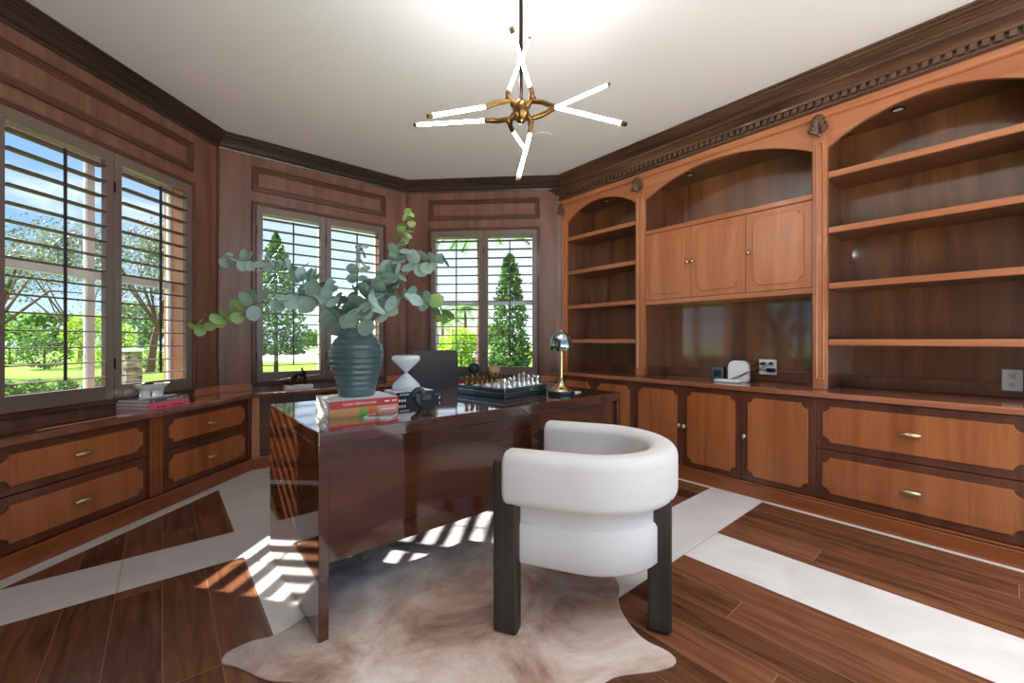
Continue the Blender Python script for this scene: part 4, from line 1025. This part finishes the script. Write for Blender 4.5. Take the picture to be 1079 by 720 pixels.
def oak(label, px, d, z0, z1, w, n, seed, lean=0):
    rnd = random.Random(seed+50); parts = []; h = (z1-z0)/2
    for k in range(9):
        a = rnd.uniform(0, 2*PI); q = rnd.uniform(.2, .75)
        parts.append(((w*q*math.cos(a), w*q*math.sin(a), z0+h+rnd.uniform(-.55, .55)*h-GZ), w*.45, w*.45, h*.42, n//9, .13, 'ball', .15))
    tr = [([(0, 0, 0), (lean*.3, 0, (z0-GZ)*.6), (lean, .1, z0-GZ+h*.3)], [.16, .12, .07])]
    for k in range(6):
        a = rnd.uniform(0, 2*PI); tr.append(([(lean*.5, 0, (z0-GZ)*.8), (w*.4*math.cos(a), w*.4*math.sin(a), z0-GZ+h*rnd.uniform(.4, 1.1)), (w*.75*math.cos(a), w*.75*math.sin(a), z0-GZ+h*rnd.uniform(.6, 1.5))], [.06, .04, .015]))
    return tree('oak_tree', label, 'tree', gpt(px, d), parts, tr, M['leaf_oak'], G3, seed)
oak('lacy oak tree seen through the shutter leaf nearest the camera', -12, 15, 1.7, 6.0, 4.3, 7700, 11)
oak('lacy oak with leaning trunk seen behind the white bowl', 158, 18, 2.2, 6.8, 3.0, 7100, 12, .5)
oak('third oak, farther away between the two nearer oaks', 85, 26, 1.5, 8.0, 6.0, 6700, 13)
def bush(label, px, d, w, z1, mat, n, seed, size=.12, name='round_bush'):
    hh = z1-GZ
    return tree(name, label, 'bush', gpt(px, d), [((0, 0, hh*.5), w/2, w/2, hh*.5, n, size, 'ball', .75)], [([(0, 0, 0), (0, 0, hh*.6)], [.06, .03])], mat, G3, seed)
bush('dark rounded topiary bush on the lawn outside the left window', 47, 20, 1.9, 1.35, M['leaf_dark'], 1500, 21)
bush('yellow-green bush outside the left window, by the central mullion', 95, 22, 2.4, 2.6, M['leaf_lime'], 1800, 22, .16)
bush('green bush far outside at the edge of the left window', 10, 24, 3.5, 2.2, M['leaf_mid'], 1800, 23, .18)
bush('mid-green bush beside the stone pillar outside', 168, 19, 2.2, 1.0, M['leaf_mid'], 1500, 24)
bush('lime bush left of the stone pillar outside', 128, 29, 1.8, 2.4, M['leaf_lime'], 1300, 25)
for i, (px, w) in enumerate(((-28, .42), (4, .42), (36, .42), (68, .42), (100, .42))):
    bush(['dark hedge shrub at the picture edge below the left window', 'dark low hedge shrub second from the picture edge outside', 'dark low hedge shrub in the middle of the hedge below the left shutter', 'dark low hedge shrub fourth along the hedge outside', 'dark low hedge shrub at the end of the hedge by the shutter stile'][i], px, 6.0+.25*i, w, .52-.01*i, M['leaf_dark'], 1100, 30+i, .06, 'hedge_shrub')
# stone pillar
p = gpt(139, 13.5); r = thing('stone_pillar', 'stacked stone pillar with pale cap outside the left window', 'pillar', p, math.radians(20))
MB().box(-.2, .2, -.2, .2, 0, 1.02).build('shaft', M['stone'], r); MB().box(-.25, .25, -.25, .25, 1.02, 1.12).build('cap', M['conc'], r, bevel=.02)
# tree line
for i, (px, d, w, z1) in enumerate(((-40, 46, 8, 6), (56, 56, 8.5, 5), (140, 58, 8, 6.5), (220, 66, 8, 5.5), (345, 80, 12, 3.2), (400, 80, 8, 5), (452, 84, 9, 4.6), (520, 80, 10, 4.2), (590, 82, 10, 6))):
    tree('distant_tree', ['far tree clump at the picture edge', 'far tree clump behind the dark topiary', 'far tree clump behind the stone pillar', 'far tree clump hidden by the bay corner', 'low far tree clump beyond the driveway', 'far tree clump behind the vase', 'far tree clump behind the palm', 'far tree clump behind the round bush', 'far tree clump behind the clipped shrub'][i], 'tree', gpt(px, d), [((0, 0, (z1-GZ)/2), w/2, w/4, (z1-GZ)/2, 1500, .7, 'ball', .6)], [([(0, 0, 0), (0, 0, 2)], [.3, .2])], M['leaf_mid'], G3, 60+i)
# conical tree by the drive
tree('conical_tree', 'conical dark green tree on a thin trunk outside, left of the vase', 'tree', gpt(291, 17), [((0, 0, .85), 1.5, 1.5, 4.95, 4600, .16, 'cone', .35)], [([(0, 0, 0), (0, 0, 3.5)], [.09, .05])], M['leaf_dark'], G3, 41)
tree('tall_shrub', 'tall clipped conical shrub outside the window above the chess set', 'shrub', gpt(537, 14), [((0, 0, .35), .78, .78, 3.95, 4200, .15, 'ovoid', .5)], [([(0, 0, 0), (0, 0, 2.5)], [.06, .03])], M['leaf_dark'], G3, 42)
bush('round yellow-green bush outside, behind the dark office chair', 486, 12, 1.5, 1.45, M['leaf_lime'], 3200, 43, .12)
bush('yellow-green bush tucked beside the tall clipped shrub', 512, 15.5, .7, 1.0, M['leaf_lime'], 700, 44, .1)
bush('low green bush behind the office chair at the window edge', 462, 10.2, .8, .9, M['leaf_lime'], 1200, 45, .1)
def palm(label, px, d, ztop, L, seed):
    rnd = random.Random(seed); r = thing('palm_tree', label, 'tree', gpt(px, d), 0, G3); h = ztop-GZ
    MB().tube([(0, 0, 0), (.05, 0, h*.5), (0, 0, h)], [.14, .11, .09], 8).build('trunk', M['bark'], r, smooth=60)
    for k in range(14):
        a = 2*PI*k/14+rnd.uniform(-.2, .2); el = rnd.uniform(-.15, .9); pts = []
        for i in range(8):
            t = i/7; pts.append(Vector((math.cos(a)*L*t*math.cos(el*.6), math.sin(a)*L*t*math.cos(el*.6), h+L*(t*math.sin(el)-t*t*(.45+.3*math.sin(el))))))
        mb = MB(); mb.tube(pts, .02, 4)
        for i in range(1, 8):
            for sg in (-1, 1):
                for q in (0, .33, .66):
                    p = pts[i-1].lerp(pts[i], q); t = (pts[i]-pts[i-1]).normalized(); s = t.cross(Vector((0, 0, 1))).normalized()*sg
                    l = L*.26*(1-.5*abs(i/7-.45)); e_ = p+(s*.8+t*.6)*l+Vector((0, 0, -.3*l)); wv = t*L*.025
                    mb.add([p-wv, p+wv, e_], [(0, 1, 2)])
        mb.build('frond', M['leaf_mid'], r)
palm('slim palm tree outside above the round yellow-green bush', 490, 30, 3.4, 2.2, 71)
palm('small palm tree outside at the edge of the back window', 466, 34, 3.0, 2.2, 72)
palm('near palm whose fronds hang across the top of the back window', 506, 10.6, 4.1, 1.3, 73)
# white house beyond the driveway
p = gpt(385, 45); r = thing('white_house', 'pale house with grey roof far beyond the driveway, behind the vase', 'house', p, math.radians(-18))
MB().box(-4.5, 4.5, 0, 6, 0, 4.6).build('walls', M['stucco'], r); MB().prism([(-5, 4.6), (5, 4.6), (2.5, 6.6), (-2.5, 6.6)], -.5, 6.5, 'xz').build('roof', M['asphalt'], r)
for x in (-2.6, .9): MB().box(x, x+1.4, -.06, .02, 1.0, 2.8).build('house_window', M['teal'], r)
p = gpt(476, 52); r = thing('white_house', 'low white house far outside the back window', 'house', p, math.radians(-35))
MB().box(-5, 4, 0, 6, 0, 3.0).build('walls', M['stucco'], r); MB().prism([(-5.5, 3.0), (4.5, 3.0), (2, 4.4), (-3, 4.4)], -.5, 6.5, 'xz').build('roof', M['asphalt'], r)
for x in (-3, 1): MB().box(x, x+1.4, -.06, .02, .9, 2.2).build('house_window', M['teal'], r)

# ------------------------------------------------------------------ light
def lamp(name, kind, loc, energy, color=(1,1,1), **k):
    d = bpy.data.lights.new(name, kind); d.energy = energy; d.color = color
    for a, v in k.items(): setattr(d, a, v)
    o = bpy.data.objects.new(name, d); C.objects.link(o); o.location = loc; return o
s = lamp('sun', 'SUN', (0, 0, 10), 6, (1, .95, .88), angle=math.radians(.6))
el = math.radians(36); az = Vector((-.6, .8, 0)).normalized(); sd = Vector((az.x*math.cos(el), az.y*math.cos(el), math.sin(el)))
s.rotation_euler = sd.to_track_quat('Z', 'Y').to_euler()

w = bpy.data.worlds.new('sky'); bpy.context.scene.world = w; w.use_nodes = True; nt = w.node_tree
bg = nt.nodes['Background']; tc = N(nt, 'ShaderNodeTexCoord'); sp = N(nt, 'ShaderNodeSeparateXYZ'); nt.links.new(tc.outputs['Generated'], sp.inputs[0])
L = nt.links.new
def mth(op, a, b_=None, c=None):
    n = N(nt, 'ShaderNodeMath', operation=op)
    for k, v in enumerate((a, b_, c)):
        if v is None: continue
        if isinstance(v, (int, float)): n.inputs[k].default_value = v
        else: L(v, n.inputs[k])
    return n.outputs[0]
gr = N(nt, 'ShaderNodeValToRGB'); e = gr.color_ramp.elements
e[0].position = 0; e[0].color = (.3, .4, .46, 1); e[1].position = .5; e[1].color = (.035, .12, .29, 1); a = e.new(.12); a.color = (.085, .2, .34, 1)
L(sp.outputs[2], gr.inputs[0])
# paler sky towards the north-east, out-of-view zenith brightened to fill the room
hz = N(nt, 'ShaderNodeMapRange'); L(mth('ADD', mth('MULTIPLY', sp.outputs[0], .75), mth('MULTIPLY', sp.outputs[1], .35)), hz.inputs[0])
hz.inputs[1].default_value = .1; hz.inputs[2].default_value = .75; hz.inputs[3].default_value = 0; hz.inputs[4].default_value = .75
mp = N(nt, 'ShaderNodeMapping'); mp.inputs['Scale'].default_value = (1, 1, 2.2); L(tc.outputs['Generated'], mp.inputs[0])
no = N(nt, 'ShaderNodeTexNoise'); no.inputs['Scale'].default_value = 3.0; no.inputs['Detail'].default_value = 7; no.inputs['Roughness'].default_value = .58; L(mp.outputs[0], no.inputs['Vector'])
cr = N(nt, 'ShaderNodeValToRGB'); cr.color_ramp.elements[0].position = .49; cr.color_ramp.elements[1].position = .68; L(no.outputs['Fac'], cr.inputs[0])
ov = N(nt, 'ShaderNodeMapRange'); L(sp.outputs[2], ov.inputs[0]); ov.inputs[1].default_value = .5; ov.inputs[2].default_value = .8
fac = mth('MAXIMUM', mth('MAXIMUM', cr.outputs[0], hz.outputs[0]), ov.outputs[0])
mx = N(nt, 'ShaderNodeMixRGB'); L(fac, mx.inputs[0]); L(gr.outputs[0], mx.inputs[1]); mx.inputs[2].default_value = (.42, .45, .48, 1)
mx2 = N(nt, 'ShaderNodeMixRGB'); L(ov.outputs[0], mx2.inputs[0]); L(mx.outputs[0], mx2.inputs[1]); mx2.inputs[2].default_value = (1.5, 1.5, 1.53, 1); mx = mx2
nt.links.new(mx.outputs[0], bg.inputs[0]); bg.inputs[1].default_value = .9

# ------------------------------------------------------------------ camera
cd = bpy.data.cameras.new('camera'); cd.sensor_width = 36; cd.lens = 36*438/1079; cd.shift_y = -1.5/1079; cd.clip_start = .05; cd.clip_end = 500
co = bpy.data.objects.new('camera', cd); C.objects.link(co); co.location = (0, 0, 1.1); co.rotation_euler = (PI/2, 0, -YAW)
sc = bpy.context.scene; sc.camera = co
sc.view_settings.view_transform = 'Standard'; sc.view_settings.look = 'None'; sc.view_settings.exposure = 1.82; sc.view_settings.gamma = 1; sc.view_settings.use_curve_mapping = False
